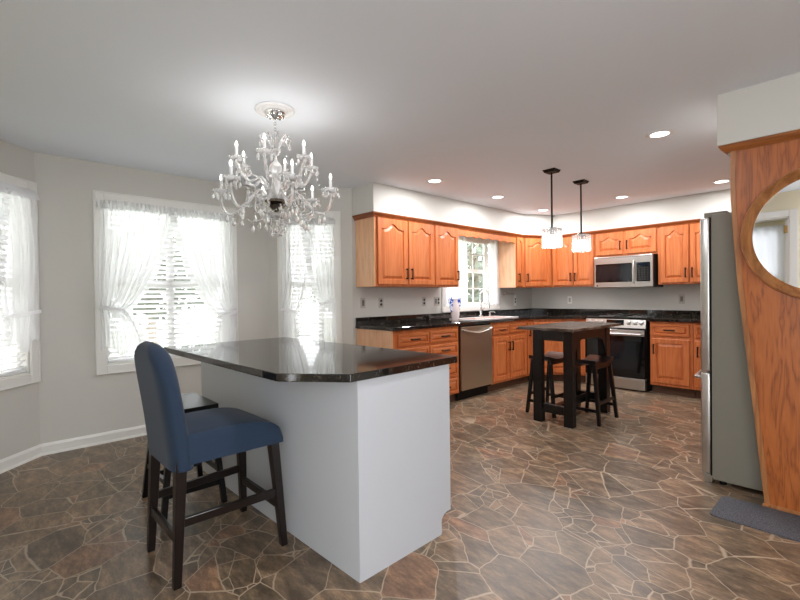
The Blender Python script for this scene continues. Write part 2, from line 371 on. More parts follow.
struct(obj('trim_1', sweep([(0.002, 2.958), (.33, 2.958), (.33, 5.835), (.55, 6.302), (3.35, 6.302)], crown), M['oakdark']))

# ------------------------------------------------------------------ windows
def window(name, p, a, L, z0, z1, lights=1, sill=False, depth=.09):
    """casing of outer width L, from point p along angle a, room on the right-hand side"""
    r = sempty(name, (p[0], p[1], 0), a)
    mb = MB(); c = cw; t = .02
    mb.box((0, -t, z0), (c, 0, z1), .005); mb.box((L-c, -t, z0), (L, 0, z1), .005); mb.box((c, -t, z1-c), (L-c, 0, z1), .005); mb.box((c, -t, z0), (L-c, 0, z0+c), .005)
    for q in ((0, .012), (L-.012, L)): mb.box((q[0], -t-.008, z0), (q[1], -t, z1), .003)
    mb.box((0, -t-.008, z1-.012), (L, -t, z1), .003); mb.box((0, -t-.008, z0), (L, -t, z0+.012), .003)
    mb.box((c, 0, z0+c), (c+.012, depth, z1-c)); mb.box((L-c-.012, 0, z0+c), (L-c, depth, z1-c)); mb.box((c, 0, z1-c-.012), (L-c, depth, z1-c)); mb.box((c, 0, z0+c), (L-c, depth, z0+c+.012))
    obj('window_frame', mb, M['trim'], r)
    mb = MB(); a0, a1, b0, b1 = c+.012, L-c-.012, z0+c+.012, z1-c-.012; w_ = .03; zm = (b0+b1)/2; y0, y1 = .06, .085
    n = lights
    for k in range(n):
        x0 = a0+(a1-a0)*k/n; x1 = a0+(a1-a0)*(k+1)/n
        mb.box((x0, y0, b0), (x0+w_, y1, b1)); mb.box((x1-w_, y0, b0), (x1, y1, b1)); mb.box((x0+w_, y0, b0), (x1-w_, y1, b0+w_)); mb.box((x0+w_, y0, b1-w_), (x1-w_, y1, b1)); mb.box((x0+w_, y0, zm-.02), (x1-w_, y1, zm+.02))
    obj('sash', mb, M['trim'], r)
    mb = MB(); mb.box((a0, .07, b0), (a1, .074, b1)); obj('pane', mb, M['pane'], r)
    return r
a45 = math.atan2(YB-YC, XW-0); aB1 = math.atan2(YA-YF, XW); aB3 = math.atan2(YC-YB, 0-XW)
s1 = .235; p1 = Vector((0, YF)) + Vector((math.cos(aB1), math.sin(aB1)))*s1
window('window_1', p1, aB1, .69, *WZ)
window('window_2', (XW, CW2[0]), PI/2, CW2[1]-CW2[0], *WZ, lights=2)
p3 = Vector((XW, YB)) + Vector((math.cos(aB3), math.sin(aB3)))*U3[0]
window('window_3', p3, aB3, U3[1]-U3[0], *WZ)
window('window_5', (2.88, -3.2), PI, 1.11, 1.42, 2.36, lights=2)
# kitchen window: wide casing, double-hung unit in its middle with grilles
kw = sempty('window_4', (0, 4.372, 0), PI/2); L = 5.655-4.372
mb = MB()
mb.box((0, -.02, 1.03), (.08, 0, 2.07), .004); mb.box((L-.08, -.02, 1.03), (L, 0, 2.07), .004); mb.box((.08, -.02, 2.0), (L-.08, 0, 2.07), .004); mb.box((-.01, -.035, 1.02), (L+.01, 0, 1.085), .006)
for x0, x1 in ((.078, .09), (L-.09, L-.078)): mb.box((x0, 0, 1.085), (x1, .1, 2.06))
mb.box((.078, 0, 1.09), (L-.078, .1, 1.10)); mb.box((.078, 0, 2.05), (L-.078, .1, 2.06))
obj('window_frame', mb, M['trim'], kw)
mb = MB(); x0, x1 = .50, 1.03; yb = .05
for a, b, c_, d in ((x0-.05, x0, 1.1, 2.05), (x1, x1+.05, 1.1, 2.05), (x0, x1, 1.10, 1.14), (x0, x1, 1.56, 1.62), (x0, x1, 2.0, 2.05)): mb.box((a, yb, c_), (b, yb+.035, d), .003)
for u in (.5,): mb.box((x0+(x1-x0)*u-.009, yb+.008, 1.12), (x0+(x1-x0)*u+.009, yb+.022, 2.0))
for z in (1.34, 1.83): mb.box((x0, yb+.008, z-.009), (x1, yb+.022, z+.009))
for xa, xb in ((.09, x0-.05), (x1+.05, L-.09)):
    mb.box((xa, yb, 1.10), (xa+.03, yb+.035, 2.05)); mb.box((xa+.03, yb, 1.10), (xb, yb+.035, 1.13)); mb.box((xa+.03, yb, 2.02), (xb, yb+.035, 2.05))
obj('sash', mb, M['trim'], kw)
mb = MB(); mb.box((.09, yb+.015, 1.1), (L-.09, yb+.018, 2.05)); obj('pane', mb, M['pane'], kw)

# blinds
def blind(p, a, L, z0, z1, label, tilt=.62, n=None):
    t = thing('window_blind', label, 'blind', (p[0], p[1], z0), a, 'white horizontal blinds in the bay windows')
    h = z1-z0; n = n or int(h/.046); mb = MB()
    for k in range(n):
        z = .04+(h-.09)*k/(n-1); dy = .023*math.cos(tilt); dz = .023*math.sin(tilt); y = .028
        vs = [(0.006, y-dy, z+dz), (L-.006, y-dy, z+dz), (L-.006, y, z+.003), (.006, y, z+.003), (L-.006, y+dy, z-dz), (.006, y+dy, z-dz)]
        V = [mb.bm.verts.new(v) for v in vs]; W = [mb.bm.verts.new((v[0], v[1], v[2]-.0025)) for v in vs]
        mb.bm.faces.new(V[:4]); mb.bm.faces.new((V[3], V[2], V[4], V[5])); mb.bm.faces.new(W[:4][::-1]); mb.bm.faces.new((W[5], W[4], W[2], W[3]))
        mb.bm.faces.new((V[0], V[1], W[1], W[0])); mb.bm.faces.new((V[5], V[4], W[4], W[5]))
    for u in ([.25, .75] if L < .8 else [.12, .5, .88]):
        mb.box((L*u-.0015, .001, .02), (L*u+.0015, .003, h-.03))
    obj('slats', mb, M['blind'], t)
    mb = MB(); mb.box((.003, .002, h-.045), (L-.003, .05, h), .003); obj('headrail', mb, M['blind'], t)
    mb = MB(); mb.box((.006, .006, .005), (L-.006, .048, .022), .004); obj('bottom_rail', mb, M['blind'], t)
    mb = MB(); mb.tube([(L*.08, -.004, h-.03), (L*.08, -.006, h*.45)], .003, 6); obj('wand', mb, M['blind'], t)
i0 = cw+.013
blind(p1+Vector((math.cos(aB1), math.sin(aB1)))*i0, aB1, .69-2*i0, WZ[0]+i0, WZ[1]-i0, 'white slatted blind in the bay window cut by the left photo edge')
blind((XW, CW2[0]+i0), PI/2, CW2[1]-CW2[0]-2*i0, WZ[0]+i0, WZ[1]-i0, 'white slatted blind in the wide middle bay window')
blind(p3+Vector((math.cos(aB3), math.sin(aB3)))*i0, aB3, U3[1]-U3[0]-2*i0, WZ[0]+i0, WZ[1]-i0, 'white slatted blind in the narrow bay window behind the chandelier')

# sheer tieback curtains
def curtain(p, a, L, side, ztop, ztie, zbot, wtop, wtie, wbot, label, group='sheer tieback curtains of the bay windows', depth=-.05, pl=9, cross=0):
    """side 0: hangs from u=0 going +u; side 1: mirrored from u=L"""
    t = thing('sheer_curtain', label, 'curtain', (p[0], p[1], 0), a, group)
    rnd = random.Random(int(ztie*1000)+side*7+int(L*100)); ph = [rnd.uniform(0, 6) for _ in range(4)]
    nu, nv = 90, 60
    def width(z):
        if z >= ztie:
            s = (z-ztie)/(ztop-ztie); return wtie+(wtop-wtie)*(s**.62 if s > 0 else 0)
        s = (ztie-z)/(ztie-zbot); return wtie+(wbot-wtie)*min(1, s*1.25)**.7
    def pt(u, v, off=0):
        z = ztop+(zbot-ztop)*v; w = width(z)
        tn = 1-abs(z-ztie)/(ztop-ztie) if z > ztie else 1-.75*(ztie-z)/(ztie-zbot)
        amp = .010+.014*tn
        sag = 0
        if z > ztie: sag = -.10*u*math.sin(PI*(z-ztie)/(ztop-ztie))*0
        # inner edge hangs lower: slant rows toward the tie
        zz = z - (.05*u*math.sin(PI*min(1, max(0, (z-ztie)/(ztop-ztie)))) if z > ztie else 0)
        if z < ztie: zz = z + .05*math.sin(3*PI*u)*((ztie-z)/(ztie-zbot))
        y = depth - amp*math.sin(2*PI*pl*u+ph[0]+1.2*math.sin(3*v+ph[1])) - .006*math.sin(2*PI*pl*2.3*u+ph[2]) - off
        billow = .035*math.sin(PI*u)*math.sin(PI*min(1, max(0, (z-ztie)/(ztop-ztie)))) if z > ztie else .03*u
        x = .012+u*w + .006*math.sin(9*v+ph[3])
        if side: x = L-x
        return (x, y-billow, zz)
    def grid(f, nu, nv, mb):
        g = [[mb.bm.verts.new(f(i/nu, j/nv)) for j in range(nv+1)] for i in range(nu+1)]
        for i in range(nu):
            for j in range(nv): mb.bm.faces.new((g[i][j], g[i+1][j], g[i+1][j+1], g[i][j+1]))
    mb = MB(); grid(pt, nu, nv, mb); obj('sheer_panel', mb, M['sheer'], t, True)
    # ruffle along the inner edge and the hem
    def ruf(i, j):
        x, y, z = pt(1, j); s = -1 if side else 1
        k = 26
        return (x + s*(i-.35)*.055, y - .012 - .012*math.sin(2*PI*k*j)*(.4+i), z + .008*math.sin(2*PI*k*j*1.3))
    mb = MB(); grid(ruf, 4, 220, mb)
    obj('ruffle', mb, M['sheer2'], t, True)
    # tie band
    tp = [pt(u, (ztop-ztie)/(ztop-zbot)) for u in (0, 1)]
    mb = MB(); xa, xb = sorted((tp[0][0], tp[1][0])); n = 24; y0 = depth-.012; rr = .045
    ring = []
    for k in range(n+1):
        an = 2*PI*k/n; ring.append(((xa+xb)/2+((xb-xa)/2+.012)*math.cos(an), y0-.0+rr*math.sin(an), ztie-.01*math.sin(an)+(.02 if not side else .02)*math.cos(an)*(-1 if not side else 1)))
    g = [[mb.bm.verts.new((q[0], q[1], q[2]+dz)) for q in ring] for dz in (-.013, .013)]
    for k in range(n): mb.bm.faces.new((g[0][k], g[0][k+1], g[1][k+1], g[1][k]))
    obj('tieback', mb, M['sheer2'], t, True)
    return t
def header(p, a, L, z, label, rodlabel, depth=-.05):
    rd = thing('curtain_rod', rodlabel, 'curtain rod', (p[0], p[1], 0), a, 'white curtain rods of the bay windows')
    mb = MB(); mb.tube([(.0, depth, z), (L, depth, z)], .008, 10); obj('rod', mb, M['trim'], rd, True)
    for x in (.01, L-.01):
        mb = MB(); mb.box((x-.01, depth, z-.006), (x+.01, -.0285, z+.006), .002); obj('bracket', mb, M['trim'], rd)
    mb = MB(); nu = 240
    g = [[mb.bm.verts.new((L*i/nu, depth-.016-(.010+.008*j)*math.sin(i*.9+.5*math.sin(i*.23))*(1-.3*(j == 1)), z+.022-.018*j+.006*math.sin(i*.5)*(j in (0, 4)))) for j in range(5)] for i in range(nu+1)]
    for i in range(nu):
        for j in range(4): mb.bm.faces.new((g[i][j], g[i+1][j], g[i+1][j+1], g[i][j+1]))
    tag(obj('ruffled_valance', mb, M['sheer2'], loc=(p[0], p[1], 0), rz=a, smooth=True), label, 'valance', 'ruffled sheer headings over the bay windows')
def along(p, a, s): return (p[0]+math.cos(a)*s, p[1]+math.sin(a)*s)
q2 = along((XW, CW2[0]), PI/2, .02); L2 = CW2[1]-CW2[0]-.04
header(q2, PI/2, L2, 2.085, 'ruffled sheer heading across the top of the wide bay window', 'white curtain rod over the wide bay window')
curtain(q2, PI/2, L2, 0, 2.07, 1.16, .80, .60, .17, .30, 'left sheer tieback curtain of the wide bay window')
curtain(q2, PI/2, L2, 1, 2.07, 1.09, .72, .60, .18, .20, 'right sheer tieback curtain of the wide bay window')
L3 = U3[1]-U3[0]-.08; q3 = along(p3, aB3, .03)
header(q3, aB3, L3, 2.085, 'ruffled sheer heading behind the chandelier', 'white curtain rod over the narrow window behind the chandelier')
curtain(q3, aB3, L3, 0, 2.07, 1.10, .72, .36, .17, .17, 'left sheer tieback curtain of the narrow window behind the chandelier', pl=6)
curtain(q3, aB3, L3, 1, 2.07, 1.18, .72, .34, .13, .15, 'right sheer tieback curtain of the narrow window behind the chandelier', pl=6)
q1 = along(p1, aB1, .03); L1 = .69-.06
header(q1, aB1, L1-.02, 2.085, 'ruffled sheer heading at the left photo edge', 'white curtain rod over the window cut by the left photo edge', depth=-.038)
curtain(q1, aB1, L1, 1, 2.07, 1.14, .90, .40, .30, .30, 'sheer tieback curtain nearest the room corner in the window at the left photo edge', pl=6)
curtain(q1, aB1, L1, 0, 2.07, 1.20, .93, .33, .16, .2, 'far-side sheer tieback curtain of the window at the left photo edge', pl=6)
# kitchen window and hall window sheers (plain panels)
def plain(p, a, x0, x1, z0, z1, label, group, depth=-.04, pl=6, m='sheer2'):
    mb = MB(); nu, nv = 70, 20
    f = lambda u, v: (x0+(x1-x0)*u, depth-.012*math.sin(2*PI*pl*u+.6*math.sin(3*v))*(.6+.5*v), z1+(z0-z1)*v+.012*math.sin(2*PI*pl*u*.5)*v)
    g = [[mb.bm.verts.new(f(i/nu, j/nv)) for j in range(nv+1)] for i in range(nu+1)]
    for i in range(nu):
        for j in range(nv): mb.bm.faces.new((g[i][j], g[i+1][j], g[i+1][j+1], g[i][j+1]))
    return tag(obj('sheer_curtain', mb, M[m], loc=(p[0], p[1], 0), rz=a, smooth=True), label, 'curtain', group)
plain((0, 4.372), PI/2, .01, .50, 1.10, 2.06, 'sheer white panel left of the glass in the kitchen sink window', 'sheer panels of the sink window')
plain((0, 4.372), PI/2, 1.03, L-.01, 1.10, 2.06, 'sheer white panel right of the glass in the kitchen sink window', 'sheer panels of the sink window')
plain((2.98, -3.2), PI, .12, 1.2, 1.47, 2.33, 'white curtain in the next room, seen in the round mirror', None, pl=8, m='cotton')

# ------------------------------------------------------------------ outside
mb = MB(); mb.box((-30, -20, -.9), (-.95, 24, -.8)); tag(obj('lawn', mb, M['soil']), 'pale lawn outside the bay windows', 'lawn')
def tree(x, y, s, label):
    t = thing('garden_tree', label, 'tree', (x, y, -.799), 0, 'trees outside the windows')
    mb = MB(); mb.tube([(0, 0, .004), (.05, 0, s*.5), (0, .1, s)], [s*.035, s*.025, s*.01]);
    rr = random.Random(int(x*10))
    for k in range(9):
        z = s*(.3+.07*k); an = rr.uniform(0, 6.28); l = s*.35*(1-.07*k)
        mb.tube([(0, 0, z), (l*math.cos(an)*.5, l*math.sin(an)*.5, z+l*.25), (l*math.cos(an), l*math.sin(an), z+l*.7)], [s*.014, s*.01, s*.004], 5)
    obj('trunk', mb, M['bark'], t)
    mb = MB()
    for k in range(1300):
        r = s*.42*rr.random()**.5; an = rr.uniform(0, 6.28); z = s*(.68+.32*rr.uniform(-1, 1)*math.sqrt(max(0, 1-(r/(s*.45))**2))); c = Vector((r*math.cos(an), r*math.sin(an), z))
        a_ = Vector((rr.gauss(0, 1), rr.gauss(0, 1), rr.gauss(0, 1))).normalized()*s*.03; b_ = a_.orthogonal().normalized()*s*.022
        mb.bm.faces.new([mb.bm.verts.new(c+q) for q in (a_, b_, -a_, -b_)])
    obj('foliage', mb, M['leaf'], t)
for i, (x, y, s, lb) in enumerate([(-3.3, 9.4, 3.5, 'pale leafy tree seen through the kitchen sink window'), (-9.5, 3.2, 4.0, 'leafy tree seen through the wide bay window blind'), (-9.5, 9.9, 3.6, 'leafy tree beyond the narrow bay window'), (-9.0, -1.8, 4.0, 'leafy tree seen low through the left of the bay')]):
    tree(x, y, s, lb)

# ------------------------------------------------------------------ cabinet parts (local: x right, y into depth, z up; front face at y=0)
def door_mesh(w, h, arch=0, inset=.055, th=.019, field=.028):
    n = 22 if arch else 2
    def outline(ins, ah, y):
        xa, xb = ins, w-ins; zb = ins; zt = h-ins-ah if arch else h-ins
        pts = [(xa, y, zb), (xb, y, zb)]
        for k in range(n+1):
            t = 1-2*k/n; x = (xa+xb)/2+t*(xb-xa)/2
            z = zt
            if arch:
                s = abs(t)/.66
                z += ah*(.5*(1+math.cos(PI*s))) if s < 1 else 0
                if s >= 1: z += ah*.10*math.sin(PI*(s-1)/.515)*-1
            pts.append((x, y, z))
        return pts
    mb = MB(); bm = mb.bm
    rect = lambda y, e: [(e, y, e), (w-e, y, e)] + [(w-e-(w-2*e)*k/n, y, h-e) for k in range(n+1)]
    loops = [rect(0, 0), rect(-th+.004, 0), rect(-th, .004), outline(inset, arch, -th), outline(inset+.002, arch, -th+.013), outline(inset+.010, arch, -th+.013), outline(inset+.010+field, arch*.95, -th+.001)]
    R = [[bm.verts.new(p) for p in l] for l in loops]
    for A, B in zip(R, R[1:]):
        for k in range(len(A)):
            bm.faces.new((A[k], A[(k+1) % len(A)], B[(k+1) % len(A)], B[k]))
    bm.faces.new(R[-1]); bm.faces.new(R[0][::-1]); return mb
def pull(parent, x, z, vert=True, L=.10, y=-.019):
    mb = MB(); r = .0075
    if vert:
        mb.tube([(x, y-.028, z-L/2-.012), (x, y-.028, z+L/2+.012)], r, 8)
        for q in (-L/2, L/2): mb.tube([(x, y, z+q), (x, y-.028, z+q)], r*.9, 8)
    else:
        mb.tube([(x-L/2-.012, y-.028, z), (x+L/2+.012, y-.028, z)], r, 8)
        for q in (-L/2, L/2): mb.tube([(x+q, y, z), (x+q, y-.028, z)], r*.9, 8)
    obj('handle', mb, M['black'], parent, True, label='black bar pull')
def add_door(t, x0, x1, z0, z1, arch=0, hx=None, hz=None, inset=.055, name='door', hv=True):
    d = obj(name, door_mesh(x1-x0, z1-z0, arch, inset), M['oak'], t); d.location = (x0, 0, z0)
    if hx is not None: pull(d, hx, hz, hv)
    return d
def cabinet(name, label, loc, rz, W, D, z0, z1, doors=(), drawers=(), toe=False, group=None, cat='cabinet', sidepale=True):
    t = thing(name, label, cat, (loc[0], loc[1], 0), rz, group)
    mb = MB(); mb.box((0, 0.001, z0), (W, D, z1), .0015); obj('carcass', mb, M['oak'], t)
    if toe:
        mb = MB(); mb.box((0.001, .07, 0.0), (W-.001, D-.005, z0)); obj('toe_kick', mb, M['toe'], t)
    for d in doors:
        x0, x1, a, b, arch, hs = d; hl = None; hzv = None
        w_ = x1-x0
        if hs == 'R': hl = w_-.028
        if hs == 'L': hl = .028
        top = z0 < .5
        if hs: hzv = (b-a)-.13 if top else .12
        add_door(t, x0, x1, a, b, arch, hl, hzv, inset=.055 if w_ > .2 else .038)
    for d in drawers:
        x0, x1, a, b = d
        dd = obj('drawer', door_mesh(x1-x0, b-a, 0, .026, field=.014), M['oakx'], t); dd.location = (x0, 0, a); pull(dd, (x1-x0)/2, (b-a)/2, False)
    return t
def side_panel(t, x, D, z0, z1, m='oaklit', s=-1):
    mb = MB(); mb.box((x, 0.0, z0), (x+s*.004, D, z1)); obj('side_panel', mb, M[m], t, label='oak side with window light in its colour')
UB, UT = 1.35, 2.128; DZ0, DZ1 = 1.372, 2.082
GU = 'oak upper cabinets'; HP = PI/2; x_ = .33
A = .052
t = cabinet('upper_cabinet', 'honey oak double-door upper cabinet at the left end of the run, end side coloured as if window-lit', (x_, 2.968), HP, .912, .325, UB, UT, [(.03, .463, DZ0, DZ1, A, 'R'), (.485, .897, DZ0, DZ1, A, 'L')], group=GU); side_panel(t, 0, .325, UB, UT)
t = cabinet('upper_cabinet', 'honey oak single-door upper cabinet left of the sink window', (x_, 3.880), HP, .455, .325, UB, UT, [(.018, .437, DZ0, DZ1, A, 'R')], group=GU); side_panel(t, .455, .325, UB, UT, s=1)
t = cabinet('upper_cabinet', 'narrow oak upper cabinet right of the sink window, side facing the room coloured as if window-lit', (x_, 5.63), HP, .20, .325, UB, UT, [(.02, .175, DZ0, DZ1, .02, 'L')], group=GU); side_panel(t, 0, .325, UB, UT)
# diagonal corner
dx, dy = (.542)-.33, 6.302-5.832; Ld = math.hypot(dx, dy); ad = math.atan2(dy, dx)
t = thing('corner_upper_cabinet', 'angled single-door oak upper cabinet in the kitchen corner', 'cabinet', (.33, 5.832, 0), ad, GU)
mb = MB(); mb.prism([(.331, 5.833), (.54, 6.302), (.54, YR-.004), (.006, YR-.004), (.006, 5.833)], UT-UB, Matrix.Translation((0, 0, UB)))
o = obj('carcass', mb, M['oak'], t); o.matrix_parent_inverse = (Matrix.Translation((.33, 5.832, 0)) @ Matrix.Rotation(ad, 4, 'Z')).inverted()
add_door(t, .03, Ld-.03, DZ0, DZ1, A, .028, .12)
FYU = 6.302
cabinet('upper_cabinet', 'oak double-door upper cabinet behind the pendants', (.547, FYU), 0, .655, .325, UB, UT, [(.018, .332, DZ0, DZ1, A, 'R'), (.344, .640, DZ0, DZ1, A, 'L')], group=GU)
cabinet('upper_cabinet', 'short oak double-door cabinet above the microwave', (1.204, FYU), 0, .800, .325, 1.752, UT, [(.012, .378, 1.777, DZ1, .045, 'R'), (.408, .785, 1.777, DZ1, .045, 'L')], group=GU)
cabinet('upper_cabinet', 'oak double-door upper cabinet between microwave and fridge', (2.006, FYU), 0, .70, .325, UB, UT, [(.03, .342, DZ0, DZ1, A, 'R'), (.358, .68, DZ0, DZ1, A, 'L')], group=GU)
cabinet('upper_cabinet', 'oak upper cabinet hidden mostly behind the fridge', (2.708, FYU), 0, .63, .325, UB, UT, [(.02, .32, DZ0, DZ1, A, 'R'), (.335, .61, DZ0, DZ1, A, 'L')], group=GU)
# small arch bump for the doors above the microwave is fine; scalloped valance over the sink window
vl = 5.628-4.337; pts = [(0, 2.083), (0, 1.985)]
n = 80
for k in range(1, n):
    u = k/n; s = abs(2*u-1); z = 1.985 + .022*abs(math.sin(u*PI*7))**.7 + .02*(1-s)*.4
    pts.append((vl*u, z))
pts += [(vl, 1.985), (vl, 2.083)]
mb = MB(); mb.prism([(x, -z) for x, z in pts], .019, Matrix(((0, 0, -1, .33), (1, 0, 0, 4.337), (0, -1, 0, 0), (0, 0, 0, 1))))
tag(obj('window_valance', mb, M['oakx']), 'scalloped oak valance board above the sink window', 'valance')

# base cabinets
GB = 'oak base cabinets'; BT = .893
dr = []
rows = [(.728, .853), (.562, .70), (.315, .535), (.125, .29)]
for x0, x1 in ((.06, .515), (.535, .995)):
    dr += [(x0, x1, a, b) for a, b in rows]
t = cabinet('drawer_cabinet', 'oak base cabinet with two columns of drawers, left end of the counter', (.6, 2.966), HP, 1.03, .594, .105, BT, [], dr, toe=True, group=GB); side_panel(t, 0, .594, .105, BT)
t = cabinet('sink_cabinet', 'oak sink base cabinet with two doors right of the dishwasher', (.6, 4.635), HP, .83, .594, .105, BT, [(.03, .385, .135, .70, 0, 'R'), (.405, .80, .135, .70, 0, 'L')], [(.03, .385, .735, .85), (.405, .80, .735, .85)], toe=True, group=GB)
t = cabinet('base_cabinet', 'slim oak base cabinet between sink cabinet and corner', (.6, 5.467), HP, .15, .594, .105, BT, [(.008, .142, .135, .85, 0, 'L')], toe=True, group=GB)
t = thing('corner_base_cabinet', 'angled oak base cabinet in the kitchen corner behind the pub table', 'cabinet', (.6, 5.62, 0), PI/4, GB)
inv = (Matrix.Translation((.6, 5.62, 0)) @ Matrix.Rotation(PI/4, 4, 'Z')).inverted()
mb = MB(); mb.prism([(.6, 5.621), (.999, 6.02), (.999, YR-.004), (.006, YR-.004), (.006, 5.621)], BT-.105, Matrix.Translation((0, 0, .105))); o = obj('carcass', mb, M['oak'], t); o.matrix_parent_inverse = inv
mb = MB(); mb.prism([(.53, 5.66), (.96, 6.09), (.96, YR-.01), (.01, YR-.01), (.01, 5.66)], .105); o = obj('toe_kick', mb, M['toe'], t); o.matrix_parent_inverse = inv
add_door(t, .02, .545, .135, .85, 0, .03, .58)
FB = 6.02
cabinet('base_cabinet', 'slim oak base cabinet left of the range', (1.0, FB), 0, .197, .60, .105, BT, [(.01, .187, .135, .85, 0, 'R')], toe=True, group=GB)
cabinet('base_cabinet', 'oak base cabinet with drawer and door right of the range', (1.997, FB), 0, .46, .60, .105, BT, [(.022, .425, .14, .685, 0, 'L')], [(.022, .425, .72, .865)], toe=True, group=GB)
cabinet('base_cabinet', 'oak base cabinet with drawer partly hidden by the fridge', (2.460, FB), 0, .45, .60, .105, BT, [(.022, .425, .14, .685, 0, 'L')], [(.022, .425, .72, .865)], toe=True, group=GB)
cabinet('base_cabinet', 'oak base cabinet far behind the fridge', (2.914, FB), 0, .42, .60, .105, BT, [(.022, .40, .14, .685, 0, 'L')], [(.022, .40, .72, .865)], toe=True, group=GB)

# countertops with backsplash; hole for sink
CT = .93
SX = (.13, .53); SY = (4.42, 5.33)
ct = thing('kitchen_countertop', 'black granite countertop along the sink wall and corner with upstand', 'countertop', (0, 2.945, 0))
ci = Matrix.Translation((0, -2.945, 0))
def wpart(name, mb, m, parent, inv, smooth=False):
    o = obj(name, mb, m, parent, smooth); o.matrix_parent_inverse = inv; return o
mb = MB(); z0 = BT+.001
mb.box((.002, 2.945, z0), (.635, SY[0], CT), .004); mb.box((.002, SY[0], z0), (SX[0], SY[1], CT)); mb.box((SX[1], SY[0], z0), (.635, SY[1], CT), .003)
mb.prism([(.002, SY[1]), (.635, SY[1]), (.635, 5.605), (1.015, 5.985), (1.196, 5.985), (1.196, YR-.002), (.002, YR-.002)], CT-z0, Matrix.Translation((0, 0, z0)), .003)
wpart('slab', mb, M['granite'], ct, ci)
mb = MB(); BS = 1.012
mb.box((.002, 2.95, CT), (.022, YR-.024, BS), .002); mb.box((.002, YR-.024, CT), (1.196, YR-.002, BS), .002)
mb.box((.002, 2.95, 0), (.003, 2.951, .001)) if False else None
wpart('upstand', mb, M['granite'], ct, ci)
ct2 = thing('kitchen_countertop', 'black granite countertop section between range and fridge', 'countertop', (1.968, 5.985, 0))
mb = MB(); mb.box((0, 0, z0), (1.38, .645, CT), .004); obj('slab', mb, M['granite'], ct2)
mb = MB(); mb.box((0, .625, CT), (1.38, .645, BS), .002); obj('upstand', mb, M['granite'], ct2)
mb = MB(); mb.box((0, 0, 0), (.764, .02, .082), .002); tag(obj('range_backsplash', mb, M['granite'], loc=(1.2, YR-.022, CT)), 'black granite upstand strip behind the range', 'backsplash')

# sink + faucet + dispenser
t = thing('kitchen_sink', 'white drop-in kitchen sink below the kitchen window', 'sink', (0, 0, 0))
mb = MB(); r0 = .022
X0, X1, Y0, Y1 = SX[0]-r0, SX[1]+r0, SY[0]-r0, SY[1]+r0; zt = CT+.011
mb.box((X0, Y0, CT+.0005), (X1, Y0+.05, zt), .004); mb.box((X0, Y1-.05, CT+.0005), (X1, Y1, zt), .004); mb.box((X0, Y0+.04, CT+.0005), (X0+.075, Y1-.04, zt), .004); mb.box((X1-.045, Y0+.04, CT+.0005), (X1, Y1-.04, zt), .004)
mb.box((X0+.05, (Y0+Y1)/2-.015, CT-.06), (X1-.03, (Y0+Y1)/2+.015, zt-.004), .004)
obj('rim', mb, M['ceramic'], t)
for a, b in ((SY[0]+.012, (SY[0]+SY[1])/2-.016), ((SY[0]+SY[1])/2+.016, SY[1]-.012)):
    mb = MB(); xa, xb, zb = SX[0]+.03, SX[1]-.012, CT-.17
    mb.box((xa, a, zb), (xb, b, zb+.008)); mb.box((xa, a, zb), (xa+.008, b, CT)); mb.box((xb-.008, a, zb), (xb, b, CT)); mb.box((xa, a, zb), (xb, a+.008, CT)); mb.box((xa, b-.008, zb), (xb, b, CT))
    obj('bowl', mb, M['ceramic'], t)
t = thing('faucet', 'tall chrome pull-down faucet behind the sink', 'faucet', (.155, 5.02, CT+.011))
mb = MB(); mb.lathe([(0, 0), (.032, 0), (.032, .012), (.022, .02), (.022, .13), (.018, .14), (0, .14)]); obj('base', mb, M['chrome'], t, True)
pts = [(0, 0, .13), (0, 0, .30)] + [(.065-.065*math.cos(k*PI/8), 0, .30+.065*math.sin(k*PI/8)) for k in range(1, 9)] + [(.13, 0, .22)]
mb = MB(); mb.tube(pts, .011, 10)
for k in range(22):
    z = .15+k*.0085; mb.lathe([(.011, -.002), (.0145, 0), (.011, .002)], (0, 0, z), 10)
obj('spout', mb, M['chrome'], t, True)
mb = MB(); mb.tube([(.13, 0, .23), (.13, 0, .12)], [.012, .019], 12); obj('spray_head', mb, M['chrome'], t, True)
mb = MB(); mb.tube([(0, .02, .09), (.0, .055, .10), (.0, .085, .125)], [.012, .007, .006], 8); obj('lever', mb, M['chrome'], t, True)
mb = MB(); mb.tube([(0, 0, .2), (.12, 0, .17)], .004, 6); obj('support_arm', mb, M['chrome'], t, True)
t = thing('soap_dispenser', 'short chrome soap dispenser right of the faucet', 'soap dispenser', (.15, 5.24, CT+.011))
mb = MB(); mb.lathe([(0, 0), (.02, 0), (.018, .012), (.012, .02), (.012, .05), (.015, .055), (0, .058)]); obj('base', mb, M['chrome'], t, True)
mb = MB(); mb.tube([(0, 0, .05), (.0, 0, .062), (.06, 0, .066), (.085, 0, .052)], .007, 8); obj('nozzle', mb, M['chrome'], t, True)

# vase
t = thing('pitcher_vase', 'pale vase with blue-patterned flared sides left of the sink', 'vase', (.28, 4.32, CT))
mb = MB(); mb.lathe([(0, 0), (.043, 0), (.046, .01), (.056, .08), (.056, .15), (.046, .20), (.034, .235), (.032, .25), (.04, .275), (.036, .275), (.028, .25), (.03, .235), (.04, .19), (.05, .12), (.04, .01), (0, .01)], n=28); obj('body', mb, M['vase'], t, True, label='blush white ceramic body')
for s in (-1, 1):
    mb = MB(); poly = [(.045, .115), (.07, .10), (.092, .15), (.10, .20), (.128, .26), (.105, .285), (.088, .275), (.062, .295), (.04, .28), (.034, .25), (.045, .2)]
    mb.prism([(s*a, b) for a, b in poly], .014, Matrix(((.05, 0, 1, -.007), (1, 0, 0, 0), (0, 1, 0, 0), (0, 0, 0, 1))), .003)
    obj('handle', mb, M['bluepat'], t, label='blue and white patterned wing-shaped handle')

